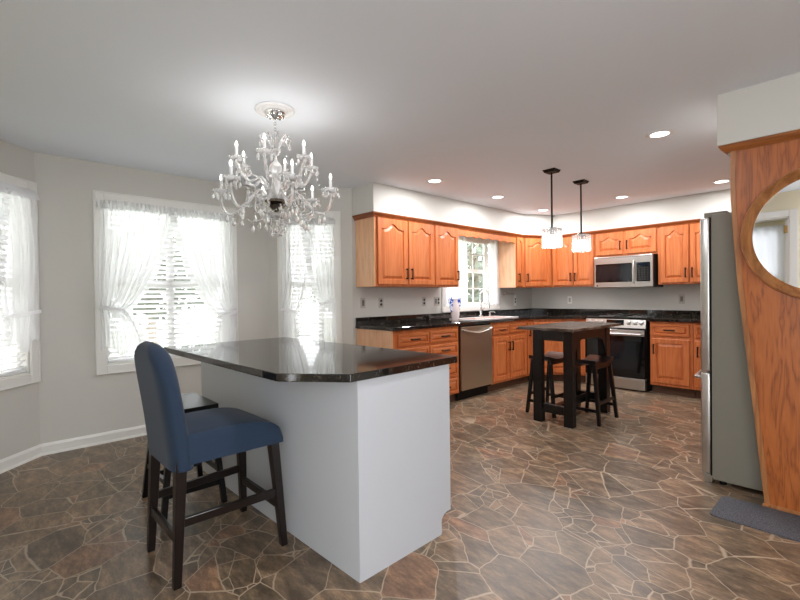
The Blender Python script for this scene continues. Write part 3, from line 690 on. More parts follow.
# wall plates
def outlet(loc, rz, label, n=1, m='plate', kind='duplex', hh=.115):
    t = thing('wall_outlet', label, 'outlet', loc, rz, 'wall outlets and switches')
    w_ = .07 if n == 1 else .115
    mb = MB(); mb.box((-w_/2, -.006, -hh/2), (w_/2, 0, hh/2), .0025); obj('plate', mb, M[m], t)
    for k in range(n):
        cx = 0 if n == 1 else (-.026+.052*k)
        if kind == 'duplex' or (kind == 'mixed' and k):
            for dz in (-.022, .022):
                mb = MB(); mb.lathe([(0, 0), (.016, 0), (.015, .003), (0, .003)], (0, 0, 0), 16, Matrix.Translation((cx, -.006, dz)) @ Matrix.Rotation(PI/2, 4, 'X')); obj('socket', mb, M['darkplastic' if m != 'offwhite' else 'black'], t)
        else:
            mb = MB(); mb.box((cx-.016, -.009, -.033), (cx+.016, -.006, .033), .001); mb.box((cx-.005, -.016, -.004), (cx+.005, -.009, .012), .001); obj('switch', mb, M['plug' if m != 'offwhite' else 'plate'], t)
for y, n, k, lb in ((3.057, 1, 'switch', 'metal switch plate, leftmost on the sink wall'), (3.322, 1, 'duplex', 'metal outlet plate under the double-door upper cabinet'), (4.04, 1, 'duplex', 'single metal plate left of the double plate near the sink window'), (4.284, 2, 'mixed', 'double metal plate beside the sink window')):
    outlet((.001, y, 1.172), HP, lb, n, 'plate', k)
outlet((.001, 6.122, 1.15), HP, 'wall outlet with two black sockets near the kitchen corner', 1, 'offwhite', 'duplex', .17)
for o in bpy.data.objects[-1:]: pass
outlet((.661, YR-.001, 1.149), 0, 'ivory outlet on the range wall behind the pendants', 1, 'offwhite', 'switch')
outlet((2.185, YR-.001, 1.162), 0, 'metal switch plate between range and fridge', 1, 'plate', 'switch', .125)
t = thing('towel_bar', 'small horizontal towel bar on the wall right of the sink window', 'towel bar', (0.001, 5.79, 1.262), HP)
mb = MB(); mb.tube([(0, -.05, 0), (.22, -.05, 0)], .009, 10); obj('bar', mb, M['plate'], t, True)
for x in (.0, .22):
    mb = MB(); mb.box((x-.01, -.06, -.014), (x+.01, 0, .014), .003); obj('bracket', mb, M['plate'], t)

# ------------------------------------------------------------------ dishwasher
t = thing('dishwasher', 'stainless dishwasher with curved bar handle under the sink counter', 'dishwasher', (.6, 4.003, 0), HP)
mb = MB(); mb.box((0.003, .002, .10), (.625, .59, .885)); obj('tub', mb, M['black'], t)
mb = MB(); mb.box((.012, -.026, .125), (.617, .001, .872), .004, 2); obj('door', mb, M['steeldark'], t)
mb = MB(); n = 20
pts = []
for k in range(n+1):
    u = k/n; pts.append((.04+.545*u, -.05-.012*math.sin(PI*u), .835-.045*math.sin(PI*u)))
mb.tube(pts, .013, 10); mb.tube([(.04, -.026, .835), (.04, -.05, .835)], .012); mb.tube([(.585, -.026, .835), (.585, -.05, .835)], .012)
obj('handle', mb, M['steel'], t, True)
mb = MB(); mb.box((.012, .05, 0), (.617, .06, .10)); obj('toe_kick', mb, M['black'], t)

# ------------------------------------------------------------------ range
t = thing('range', 'stainless slide-in range with black glass oven door', 'range', (1.2, 5.985, 0))
mb = MB(); mb.box((.004, .035, .02), (.758, .625, .90), .002); obj('body', mb, M['darkplastic'], t)
mb = MB(); mb.box((-.001, .012, .905), (.763, .62, .936), .004, 2); obj('cooktop', mb, M['blackglass'], t)
mb = MB(); mb.prism([(0, .80), (-.012, .80), (.018, .93), (.045, .938), (.06, .80)], .755, Matrix(((0, 0, 1, .004), (1, 0, 0, 0), (0, 1, 0, 0), (0, 0, 0, 1)))); cp = obj('control_panel', mb, M['steel'], t)
rot = Matrix.Rotation(PI/2-.22, 4, 'X')
for x in (.06, .14, .22, .56, .635, .71):
    mb = MB(); mb.lathe([(0, 0), (.026, 0), (.026, .006), (.02, .01), (.018, .028), (0, .03)], (x, .0, .868), 18, rot); obj('knob', mb, M['steel'], t, True)
mb = MB(); mb.box((.28, -.002, -.035), (.50, .002, .035)); o = obj('display', mb, M['blackglass'], t); o.location = (.0, .001, .866); o.rotation_euler.x = -.22
mb = MB(); mb.box((.006, -.028, .165), (.756, .033, .775), .004, 2); obj('oven_door', mb, M['blackglass'], t)
mb = MB(); mb.box((.008, -.034, .70), (.754, -.028, .776), .002); obj('door_band', mb, M['steel'], t)
mb = MB(); mb.box((.10, -.030, .27), (.66, -.0285, .62), .0); obj('oven_window', mb, M['glasswin'], t)
mb = MB()
mb.tube([(.03, -.085, .725), (.73, -.085, .725)], .014, 12)
for x in (.06, .70): mb.tube([(x, -.03, .725), (x, -.085, .725)], .01, 8)
obj('handle', mb, M['steel'], t, True)
mb = MB(); mb.box((.006, -.028, .02), (.756, .033, .158), .004, 2); obj('drawer', mb, M['steel'], t)
for x, y, r in ((.2, .2, .09), (.56, .2, .075), (.2, .45, .07), (.56, .45, .1)):
    mb = MB(); mb.lathe([(r, 0), (r+.003, .0006), (r+.006, 0)], (x, y, .9362), 36); obj('burner_ring', mb, M['plate'], t)

# ------------------------------------------------------------------ microwave
t = thing('microwave', 'stainless over-the-range microwave under the short cabinet', 'microwave', (1.226, 6.225, 1.322))
w_ = .747; h_ = .425
mb = MB(); mb.box((0, .02, 0), (w_, .40, h_), .003); obj('body', mb, M['darkplastic'], t)
mb = MB(); mb.box((0, -.02, .0), (w_, .02, h_), .008, 2); obj('fascia', mb, M['steel'], t)
mb = MB(); mb.box((.025, -.0225, .075), (.50, -.0195, .325), .004); obj('door_window', mb, M['blackglass'], t)
mb = MB(); mb.box((.055, -.024, .105), (.47, -.022, .295), .0); obj('mesh_screen', mb, M['glasswin'], t)
mb = MB(); mb.box((.555, -.0225, .075), (.72, -.0195, .325), .004); kp = obj('keypad', mb, M['blackglass'], t)
mb = MB()
for i in range(4):
    for j in range(6): mb.box((.575+.034*i, -.0235, .095+.03*j), (.597+.034*i, -.0222, .112+.03*j))
o = obj('keys', mb, M['darkplastic'], kp)
mb = MB(); mb.box((.585, -.0235, .285), (.69, -.0222, .312)); obj('clock', mb, M['display'], kp)
mb = MB(); mb.tube([(.525, -.022, .06), (.525, -.055, .075), (.525, -.062, .2), (.525, -.055, .335), (.525, -.022, .35)], .011, 10); obj('handle', mb, M['steel'], t, True)
mb = MB(); mb.lathe([(0, 0), (.011, 0), (.011, .002), (0, .002)], (.045, -.02, .03), 18, Matrix.Rotation(PI/2, 4, 'X')); obj('badge', mb, M['darkplastic'], t)
mb = MB()
for k in range(30): mb.box((.05+k*.0225, -.021, h_-.022), (.063+k*.0225, -.0195, h_-.014))
obj('vent_slots', mb, M['darkplastic'], t)

# ------------------------------------------------------------------ fridge (front faces -x)
t = thing('refrigerator', 'tall stainless french-door refrigerator with grey side panel', 'refrigerator', (3.187, 4.34, 0), -PI/2)
# local: x -> world -y (0 = far edge y 4.34, .91 = near edge 3.43), y -> world +x
W = .91
mb = MB(); mb.box((0, .001, .03), (W, .74, 1.752), .004, 2); obj('cabinet_body', mb, M['fridge_side'], t, label='dark grey side and top')
dt = .062
for nm, a, b, c_, d in (('door', .003, .452, .735, 1.735), ('door', .458, .907, .735, 1.735), ('freezer_drawer', .003, .907, .06, .722)):
    mb = MB(); mb.box((a, -dt, c_), (b, -.008, d), .009, 3); dd = obj(nm, mb, M['steel'], t, True)
    if nm == 'door':
        hx = .40 if a < .1 else .51
        mb = MB(); pts = [(hx, -dt, .82), (hx, -dt-.035, .85)] + [(hx, -dt-.04-.028*math.sin(PI*k/10), .85+.78*k/10) for k in range(11)] + [(hx, -dt-.035, 1.63), (hx, -dt, 1.66)]
        mb.tube(pts, .012, 10); obj('handle', mb, M['steel'], dd, True)
    else:
        mb = MB(); pts = [(.06, -dt, .68), (.07, -dt-.035, .68)] + [(.07+.77*k/10, -dt-.04-.03*math.sin(PI*k/10), .68) for k in range(11)] + [(.84, -dt-.035, .68), (.85, -dt, .68)]
        mb.tube(pts, .012, 10); obj('handle', mb, M['steel'], dd, True)
mb = MB(); mb.box((.006, -.009, .05), (.904, .002, 1.735)); obj('door_gasket', mb, M['black'], t)
for a in (.03, .80):
    mb = MB(); mb.box((a, -.045, 1.737), (a+.08, .08, 1.772), .006, 2); obj('hinge_cover', mb, M['fridge_side'], t)
for x, y in ((.05, .05), (.86, .05), (.05, .69), (.86, .69)):
    mb = MB(); mb.tube([(x, y, 0), (x, y, .03)], .02, 10); obj('foot', mb, M['black'], t)
mb = MB(); mb.box((.82, -.05, .0), (.90, -.0, .055), .004); obj('front_foot_cover', mb, M['steel'], t)

# ------------------------------------------------------------------ oak end panel + round mirror
PY = 3.28
t = thing('oak_end_panel', 'tall tapered oak panel beside the refrigerator carrying the round mirror', 'panel', (3.3, PY, 0))
edge = [(3.322, 2.10), (3.319, 1.92), (3.320, 1.80), (3.333, 1.58), (3.352, 1.30), (3.379, 1.02), (3.425, .55), (3.474, .02)]
poly = [(x-3.3, z) for x, z in edge] + [(4.29-3.3, .02), (4.29-3.3, 2.10)]
XZ = Matrix(((1, 0, 0, 0), (0, 0, 1, 0), (0, 1, 0, 0), (0, 0, 0, 1)))   # (x, z) polygon -> upright
mb = MB(); mb.prism(poly, .03, XZ @ Matrix.Translation((0, 0, 0))); obj('panel_board', mb, M['oakpanel'], t)
strip = [(x-3.3, z) for x, z in edge] + [(x-3.3+.024, z) for x, z in edge[::-1]]
mb = MB(); mb.prism(strip, .006, Matrix.Translation((0, -.006, 0)) @ XZ); obj('edge_strip', mb, M['oakframe'], t, label='lighter oak edging')
mb = sweep([(-.0, .04), (.0, .0), (.99, .0)], [(0, 2.088), (.005, 2.088), (.009, 2.096), (.022, 2.106), (.034, 2.124), (.036, 2.132), (0, 2.132)]); obj('crown', mb, M['panelcrown'], t)
mb = MB(); mb.box((.165, -.014, 0.0), (.99, -.0, .022), .004); obj('shoe_moulding', mb, M['oakframe'], t)
MC = (3.743, 1.565); MR = .320
t = thing('round_mirror', 'round mirror in a thick oak ring on the oak panel', 'mirror', (MC[0], PY, MC[1]))
RX = Matrix.Rotation(PI/2, 4, 'X')
mb = MB(); mb.lathe([(MR, .0005), (MR, .006), (MR+.008, .010), (MR+.037, .042), (MR+.042, .048), (MR+.048, .046), (MR+.052, .034), (MR+.052, .0005), (MR, .0005)], n=96, mtx=RX); obj('frame', mb, M['oakframe'], t, True)
mb = MB(); mb.lathe([(0, .0005), (MR+.001, .0005), (MR+.001, .004), (0, .004)], n=96, mtx=RX); obj('mirror_glass', mb, M['mirror'], t)

# floor mat
poly = []
x0, x1, y0, y1, r = 3.275, 4.22, 2.93, 3.262, .035
for cx, cy, a0 in ((x1-r, y1-r, 0), (x0+r, y1-r, 90), (x0+r, y0+r, 180), (x1-r, y0+r, 270)):
    for k in range(6): an = math.radians(a0+18*k); poly.append((cx+r*math.cos(an), cy+r*math.sin(an)))
mb = MB(); mb.prism(poly, .007, Matrix.Translation((0, 0, .0005)), .002); tag(obj('floor_mat', mb, M['matrug']), 'charcoal grey mat on the floor before the oak panel', 'mat')

# ------------------------------------------------------------------ island
IA = math.radians(1.61)
def isl(u, v): return (2.386-u*math.cos(IA)-v*math.sin(IA), 1.159-u*math.sin(IA)+v*math.cos(IA))
t = thing('kitchen_island', 'white painted island base with notched end panel', 'island', (2.386, 1.159, 0), IA)
# local x: -1.8..0, y: 0..0.62
mb = MB(); mb.box((-1.80, 0, 0), (-.019, .545, .105)); mb.box((-1.80, 0, .105), (-.019, .620, .884)); obj('body', mb, M['island'], t)
prof = [(0, 0), (.545, 0), (.552, .012), (.552, .035), (.548, .06), (.555, .085), (.572, .10), (.597, .107), (.625, .107), (.625, .884), (0, .884)]
mb = MB(); mb.prism(prof, .019, Matrix(((0, 0, 1, -.019), (1, 0, 0, 0), (0, 1, 0, 0), (0, 0, 0, 1)))); obj('end_panel', mb, M['island'], t)
for i in range(4):
    a = -1.78+.44*i
    mb = door_mesh(.42, .70); o = obj('door', mb, M['oak'], t); o.rotation_euler.z = PI; o.location = (a+.42, .62, .13)
mb = MB(); z0, z1 = .885, .921
P = [(-1.79, -.25), (-.245, -.25), (.012, -.045), (.008, .69), (-1.775, .665)]
mb.prism(P, z1-z0, Matrix.Translation((0, 0, z0)), .003)
tag(obj('island_countertop', mb, M['granite'], loc=(2.386, 1.159, 0), rz=IA), 'polished black granite island top with one clipped corner', 'countertop')

# ------------------------------------------------------------------ stools
def leg(p0, p1, w0, w1, w2=None):
    mb = MB(); bm = mb.bm; R = []
    for p, w in ((p0, w0), (p1, w1)): R.append([bm.verts.new((p[0]+a*w/2, p[1]+b*w/2, p[2])) for a, b in ((-1, -1), (1, -1), (1, 1), (-1, 1))])
    for k in range(4): bm.faces.new((R[0][k], R[0][(k+1) % 4], R[1][(k+1) % 4], R[1][k]))
    bm.faces.new(R[0][::-1]); bm.faces.new(R[1]); bmesh.ops.bevel(bm, geom=bm.edges[:], offset=.002, segments=1, affect='EDGES'); return mb
def bar(p, q, w, h):
    p, q = Vector(p), Vector(q); d = q-p; L = d.length; mb = MB(); mb.box((0, -w/2, -h/2), (L, w/2, h/2), .002)
    x = d.normalized(); y = Vector((0, 0, 1)).cross(x).normalized(); z = x.cross(y)
    mt = Matrix((x, y, z)).transposed().to_4x4(); mt.translation = p; bmesh.ops.transform(mb.bm, matrix=mt, verts=mb.bm.verts); return mb
def soft(name, mb, m, parent, lev=2, label=None):
    o = obj(name, mb, m, parent, True, label=label); return o

# blue upholstered counter stool; faces +y toward the island
t = thing('counter_stool', 'blue upholstered high-back counter stool at the island overhang', 'stool', (1.655, .80, 0), math.radians(1))
zs = .53
fr = {(-1, -1): (-.195, -.235), (1, -1): (.20, -.235), (-1, 1): (-.26, .27), (1, 1): (.225, .262)}
for (sx, sy), (x, y) in fr.items():
    top = (sx*.185, -.205 if sy < 0 else .225, .60)
    obj('leg', leg(top, (x*1.0, y, 0), .048, .032), M['espresso'], t)
def lerp(k, z):
    x, y = fr[k]; tx, ty = k[0]*.185, (-.205 if k[1] < 0 else .225); s = z/.60
    return (x+(tx-x)*s, y+(ty-y)*s, z)
obj('stretcher', bar(lerp((-1, -1), .20), lerp((1, -1), .20), .022, .038), M['espresso'], t)
obj('stretcher', bar(lerp((-1, 1), .20), lerp((1, 1), .20), .022, .038), M['espresso'], t)
obj('stretcher', bar(lerp((-1, -1), .27), lerp((-1, 1), .27), .022, .038), M['espresso'], t)
obj('stretcher', bar(lerp((1, -1), .27), lerp((1, 1), .27), .022, .038), M['espresso'], t)
# seat cushion: rounded block, domed top
def cushion(x0, x1, y0, y1, z0, zf, dome, bev=.03, taper=0):
    mb = MB(); bm = mb.bm; nx, ny = 24, 40; top = []
    for i in range(nx+1):
        row = []
        for j in range(ny+1):
            u, v = i/nx, j/ny; s = taper*(1-v)
            x = x0+s+(x1-x0-2*s)*u; y = y0+(y1-y0)*v
            e = min(u, 1-u)*(x1-x0)/bev if bev else 1; f_ = min((1-v)*(y1-y0)/.21, 1)
            e = min(1, e)
            z = zf - bev*(1-math.sqrt(max(0, 1-(1-e)**2))) - .075*(1-math.sqrt(max(0, 1-(1-f_)**2))) + dome*math.sin(PI*u)**.8*math.sin(PI*min(1, .25+.75*v))
            row.append(bm.verts.new((x, y, z)))
        top.append(row)
    bot = [[bm.verts.new((top[i][j].co.x, top[i][j].co.y, z0)) for j in (0, ny)] for i in range(nx+1)]
    for i in range(nx):
        for j in range(ny): bm.faces.new((top[i][j], top[i+1][j], top[i+1][j+1], top[i][j+1]))
        bm.faces.new((top[i][0], bot[i][0], bot[i+1][0], top[i+1][0])); bm.faces.new((top[i][ny], top[i+1][ny], bot[i+1][1], bot[i][1]))
        bm.faces.new((bot[i][0], bot[i][1], bot[i+1][1], bot[i+1][0]))
    for i, q in ((0, 0), (nx, nx)):
        bm.faces.new([bot[i][0]] + [top[i][j] for j in range(ny+1)] + [bot[i][1]])
    return mb
obj('seat', cushion(-.225, .225, -.18, .268, .52, .648, .018, .03, .01), M['blue'], t, True)
# back: profile in x (rounded arch outline) extruded with varying y
mb = MB(); bm = mb.bm; nx, nz = 40, 40; zt = 1.055; zb = .50
fr_, bk = [], []
for j in range(nz+1):
    s = j/nz; z = zb+(zt-zb)*s
    hw = .222 - .008*s
    if s > .62: k = (s-.62)/.38; hw = (.217)*math.sqrt(max(0.0, 1-k**2.6*.93))
    yr = -.245 - .075*s**1.3; yf = -.145 - .085*s**1.1 ; th = 1
    if s > .86: k = (s-.86)/.14; th = math.sqrt(max(.02, 1-k*k))
    ym = (yr+yf)/2; h2 = (yf-yr)/2*th
    ra, rb = [], []
    for i in range(nx+1):
        u = -1+2*i/nx; e = max(0, (abs(u)-.6)/.4); q = math.sqrt(max(0.0, 1-e**2.6*.93))
        ra.append(bm.verts.new((hw*u, ym+h2*q, z))); rb.append(bm.verts.new((hw*u, ym-h2*q, z)))
    fr_.append(ra); bk.append(rb)
for j in range(nz):
    for i in range(nx):
        bm.faces.new((fr_[j][i], fr_[j][i+1], fr_[j+1][i+1], fr_[j+1][i])); bm.faces.new((bk[j][i], bk[j+1][i], bk[j+1][i+1], bk[j][i+1]))
    for i in (0, nx): bm.faces.new((fr_[j][i], fr_[j+1][i], bk[j+1][i], bk[j][i]))
bm.faces.new(fr_[nz]+bk[nz][::-1]); bm.faces.new(fr_[0]+bk[0][::-1])
obj('backrest', mb, M['blue'], t, True)

def saddle(label, loc, rz, h=.61, L=.43, D=.245, flat=False, group='backless black wooden stools', spread=(.035, .055)):
    t = thing('backless_stool', label, 'stool', loc, rz, group)
    mb = MB(); bm = mb.bm; n = 16; th = .035; rr = []
    for i in range(n+1):
        u = -1+2*i/n; z = h-.035+ (.0 if flat else .035*u*u)+(.035 if flat else 0)
        rr.append([bm.verts.new((-D/2, u*L/2, z)), bm.verts.new((D/2, u*L/2, z)), bm.verts.new((D/2, u*L/2, z-th)), bm.verts.new((-D/2, u*L/2, z-th))])
    for A_, B_ in zip(rr, rr[1:]):
        for k in range(4): bm.faces.new((A_[k], A_[(k+1) % 4], B_[(k+1) % 4], B_[k]))
    bm.faces.new(rr[0]); bm.faces.new(rr[-1][::-1]); bmesh.ops.bevel(bm, geom=[e for e in bm.edges if e.calc_face_angle(0) > 1], offset=.004, segments=2, affect='EDGES')
    obj('seat', mb, M['blackwood'], t, True)
    T = {}; zt = h-th-.012
    for sx in (-1, 1):
        for sy in (-1, 1):
            a = (sx*(D/2-.03), sy*(L/2-.045), zt+(.03 if not flat else .01)); b = (sx*(D/2-.0+spread[0]-.005), sy*(L/2-.03+.02), 0)
            T[sx, sy] = (a, b); obj('leg', leg(a, b, .036, .03), M['blackwood'], t)
    at = lambda k, z: tuple(T[k][1][i]+(T[k][0][i]-T[k][1][i])*z/T[k][0][2] for i in range(3))
    obj('rung', bar(at((-1, -1), .13), at((1, -1), .13), .018, .03), M['blackwood'], t); obj('rung', bar(at((-1, 1), .13), at((1, 1), .13), .018, .03), M['blackwood'], t)
    obj('rung', bar(at((-1, -1), .20), at((-1, 1), .20), .018, .03), M['blackwood'], t); obj('rung', bar(at((1, -1), .20), at((1, 1), .20), .018, .03), M['blackwood'], t)
    obj('apron', bar(at((-1, -1), zt-.02), at((-1, 1), zt-.02), .016, .045), M['blackwood'], t); obj('apron', bar(at((1, -1), zt-.02), at((1, 1), zt-.02), .016, .045), M['blackwood'], t)
    return t
s0 = saddle('black saddle-seat stool at the right side of the pub table', (1.99, 4.385, 0), 0)
dup(s0, (1.555, 4.35, 0), 0, 'black saddle-seat stool at the left side of the pub table, nearer the sink')
saddle('flat-topped backless black stool behind the blue stool at the island', (.985, .86, 0), HP, .612, .44, .28, flat=True)

# ------------------------------------------------------------------ pub table
t = thing('pub_table', 'narrow black counter-height table with dark top under the pendants', 'table', (1.80, 3.92, 0))
TX0, TX1, TY0, TY1 = -.285, .285, -.12, .95
mb = MB(); mb.box((TX0, TY0, .905), (TX1, TY1, .932), .004, 2); obj('tabletop', mb, M['tabletop'], t)
lx = ((-.195, -.105), (.12, .21)); ly = ((.0, .07), (.76, .85))
for a in lx:
    for b in ly:
        mb = MB(); mb.box((a[0], b[0], 0), (a[1], b[1], .905), .003); obj('leg', mb, M['blackwood'], t)
mb = MB(); mb.box((-.105, .012, .80), (.12, .035, .905)); obj('apron', mb, M['blackwood'], t)
mb = MB(); mb.box((-.105, .815, .80), (.12, .838, .905)); obj('apron', mb, M['blackwood'], t)
for x in (-.185, .178):
    mb = MB(); mb.prism([(.07, .905), (.07, .62), (.095, .70), (.14, .775), (.22, .81), (.61, .81), (.69, .775), (.735, .70), (.76, .62), (.76, .905)], .022, Matrix(((0, 0, 1, x), (1, 0, 0, 0), (0, 1, 0, 0), (0, 0, 0, 1)))); obj('side_rail', mb, M['blackwood'], t)
mb = MB(); mb.box((-.105, .015, .10), (.12, .055, .185), .002); obj('stretcher', mb, M['blackwood'], t)
mb = MB(); mb.box((-.105, .79, .10), (.12, .83, .185), .002); obj('stretcher', mb, M['blackwood'], t)
mb = MB(); mb.box((-.03, .055, .11), (.03, .79, .17), .002); obj('stretcher', mb, M['blackwood'], t)

# ------------------------------------------------------------------ recessed lights
def downlight(x, y, label, first=[None]):
    if first[0] is None:
        t = thing('recessed_light', label, 'ceiling light', (x, y, H), 0, 'recessed ceiling lights')
        mb = MB(); mb.lathe([(.062, -.0005), (.09, -.0005), (.092, -.003), (.086, -.006), (.066, -.008), (.062, -.004), (.062, -.0005)], n=32); obj('trim_ring', mb, M['white'], t, True)
        mb = MB(); mb.lathe([(0, -.0005), (.0615, -.0005), (.0615, -.0035), (0, -.0035)], n=32); obj('lens', mb, M['lamp'], t)
        ld = bpy.data.lights.new('recessed_lamp', 'AREA'); ld.shape = 'DISK'; ld.size = .12; ld.energy = DOWN_W; ld.color = WARM
        lo = bpy.data.objects.new('lamp', ld); C.objects.link(lo); lo.parent = t; lo.location = (0, 0, -.012); first[0] = t; return
    dup(first[0], (x, y, H), None, label)
for x, y, lb in ((2.817, 3.682, 'recessed ceiling light nearest the oak panel, above open floor'), (.809, 3.388, 'recessed ceiling light left, above the end of the sink counter'), (.789, 4.537, 'recessed ceiling light in front of the sink window'),
                 (1.78, 5.734, 'recessed ceiling light above the range'), (.715, 5.749, 'recessed ceiling light behind the pendant rods, at the kitchen corner'), (2.789, 5.774, 'recessed ceiling light farthest right, beside the fridge'), (2.835, 1.275, 'recessed ceiling light at the top edge of the photo')):
    downlight(x, y, lb)

downlight(2.0, -1.9, 'added recessed fill light in the next room behind the camera')  # extra lamp added to brighten the next room as reflected in the mirror

# ------------------------------------------------------------------ pendants
def pendant(x, y, label):
    t = thing('pendant_light', label, 'pendant light', (x, y, H), 0, 'pendant lights over the pub table')
    mb = MB(); bm = bmesh.new(); bmesh.ops.create_cube(bm, size=1)
    for v in bm.verts: k = .125 if v.co.z > 0 else .10; v.co = Vector((v.co.x*k, v.co.y*k, -.013+v.co.z*.025))
    mb.merge(bm); obj('canopy', mb, M['black'], t)
    mb = MB(); mb.tube([(0, 0, -.025), (0, 0, -.57)], .009, 10); obj('rod', mb, M['black'], t, True)
    mb = MB(); mb.lathe([(0, -.555), (.045, -.555), (.05, -.562), (.05, -.572), (0, -.572)], n=20); mb.lathe([(0, -.57), (.02, -.57), (.02, -.62), (0, -.62)], n=16); obj('socket', mb, M['black'], t, True)
    mb = MB(); mb.sphere((0, 0, -.655), .03, 12, 1.2); obj('bulb', mb, M['lamp'], t, True)
    n = 14; R = .088
    for k in range(n):
        an = 2*PI*k/n; bm2 = MB(); bm2.box((-.017, -.007, -.745), (.017, .007, -.575+.0*(k % 2)), .003)
        bmesh.ops.transform(bm2.bm, matrix=Matrix.Rotation(an+PI/2, 4, 'Z'), verts=bm2.bm.verts); bmesh.ops.translate(bm2.bm, vec=(R*math.cos(an), R*math.sin(an), 0), verts=bm2.bm.verts)
        obj('glass_prism', bm2, M['shadeglass'], t)
    mb = MB(); mb.lathe([(.045, -.567), (.095, -.567), (.095, -.573), (.045, -.573), (.045, -.567)], n=28); obj('shade_ring', mb, M['chrome'], t)
    ld = bpy.data.lights.new('pendant_lamp', 'POINT'); ld.energy = 5; ld.color = WARM; ld.shadow_soft_size = .03
    lo = bpy.data.objects.new('lamp', ld); C.objects.link(lo); lo.parent = t; lo.location = (0, 0, -.70)
pendant(1.80, 3.96, 'crystal drum pendant on a black rod, nearer and left of the pair')
pendant(1.794, 4.59, 'crystal drum pendant on a black rod, farther and right of the pair')

# ------------------------------------------------------------------ chandelier
CX, CY = 1.336, 1.332
mb = MB(); mb.lathe([(0, -.0005), (.118, -.0005), (.122, -.008), (.115, -.016), (.104, -.016), (.095, -.007), (.078, -.006), (.072, -.013), (.055, -.016), (.04, -.012), (0, -.012)], n=48)
tag(obj('ceiling_medallion', mb, M['white'], loc=(CX, CY, H), smooth=True), 'white round ceiling medallion above the chandelier', 'medallion')
base = 1.62
ch = thing('chandelier', 'large crystal candle-arm chandelier hanging before the bay windows', 'chandelier', (CX, CY, base), math.atan2(-CY, 3.916-CX))
# local +x points toward the camera
Z = lambda z: z-base
mb = MB(); zc = Z(H)-.0165; mb.lathe([(0, zc), (.062, zc), (.064, zc-.01), (.05, zc-.028), (.024, zc-.04), (.01, zc-.05), (0, zc-.05)], n=24)
for k in range(10):
    an = k*PI/5; mb.sphere((.05*math.cos(an), .05*math.sin(an), zc-.022), .013, 6)
obj('canopy', mb, M['chrome'], ch, True)
mb = MB()
for k in range(7):
    z = zc-.055-k*.0185; mtx = Matrix.Translation((0, 0, z)) @ Matrix.Rotation((k % 2)*PI/2, 4, 'Z')
    pts = [mtx @ Vector((.0075*math.cos(a), 0, .013*math.sin(a))) for a in [j*PI/5 for j in range(11)]]
    mb.tube(pts, .0022, 6, False)
obj('chain', mb, M['chrome'], ch, True)
mb = MB()
mb.lathe([(0, Z(2.25)), (.006, Z(2.25)), (.006, Z(2.2)), (.02, Z(2.19)), (.03, Z(2.17)), (.02, Z(2.15)), (.008, Z(2.14)), (.012, Z(2.11)), (.034, Z(2.09)), (.04, Z(2.065)), (.03, Z(2.04)), (.012, Z(2.02)), (.01, Z(2.0)), (.026, Z(1.97)), (.034, Z(1.93)), (.024, Z(1.89)), (.03, Z(1.86)), (.0, Z(1.86))], n=20)
obj('glass_column', mb, M['crystal'], ch, True)
mb = MB(); mb.tube([(0, 0, Z(2.31)), (0, 0, Z(1.8))], .004, 8); obj('centre_rod', mb, M['chrome'], ch, True)
def star(zr, r0, r1, n=10, zd=-.02):
    m2 = MB()
    for k in range(n):
        a = 2*PI*k/n; c, s = math.cos(a), math.sin(a)
        pts = [(r0*c, r0*s, zr), ((r0+r1)/2*c, (r0+r1)/2*s, zr+.02), (r1*c, r1*s, zr+zd)]
        m2.tube(pts, [.004, .007, .002], 6)
    return m2
mb = MB()
for k in range(8):    # crown plume
    a = 2*PI*k/8+.2; c, s = math.cos(a), math.sin(a)
    mb.tube([(.01*c, .01*s, Z(2.17)), (.04*c, .04*s, Z(2.23)), (.075*c, .075*s, Z(2.27)), (.095*c, .095*s, Z(2.255)), (.09*c, .09*s, Z(2.235))], [.004, .006, .007, .005, .002], 6)
obj('crown_plume', mb, M['crystal'], ch, True)
mb = MB(); mb.lathe([(.0, Z(1.775)), (.012, Z(1.78)), (.02, Z(1.795)), (.078, Z(1.845)), (.08, Z(1.856)), (.07, Z(1.862)), (0, Z(1.855))], n=12); obj('hub_bowl', mb, M['darkchrome'], ch, label='dark mirrored hub')
mb = MB(); mb.lathe([(.0, Z(1.73)), (.012, Z(1.735)), (.035, Z(1.745)), (.055, Z(1.762)), (.062, Z(1.778)), (.058, Z(1.78)), (.045, Z(1.762)), (.02, Z(1.753)), (0, Z(1.752))], n=16); obj('glass_dish', mb, M['crystal'], ch)
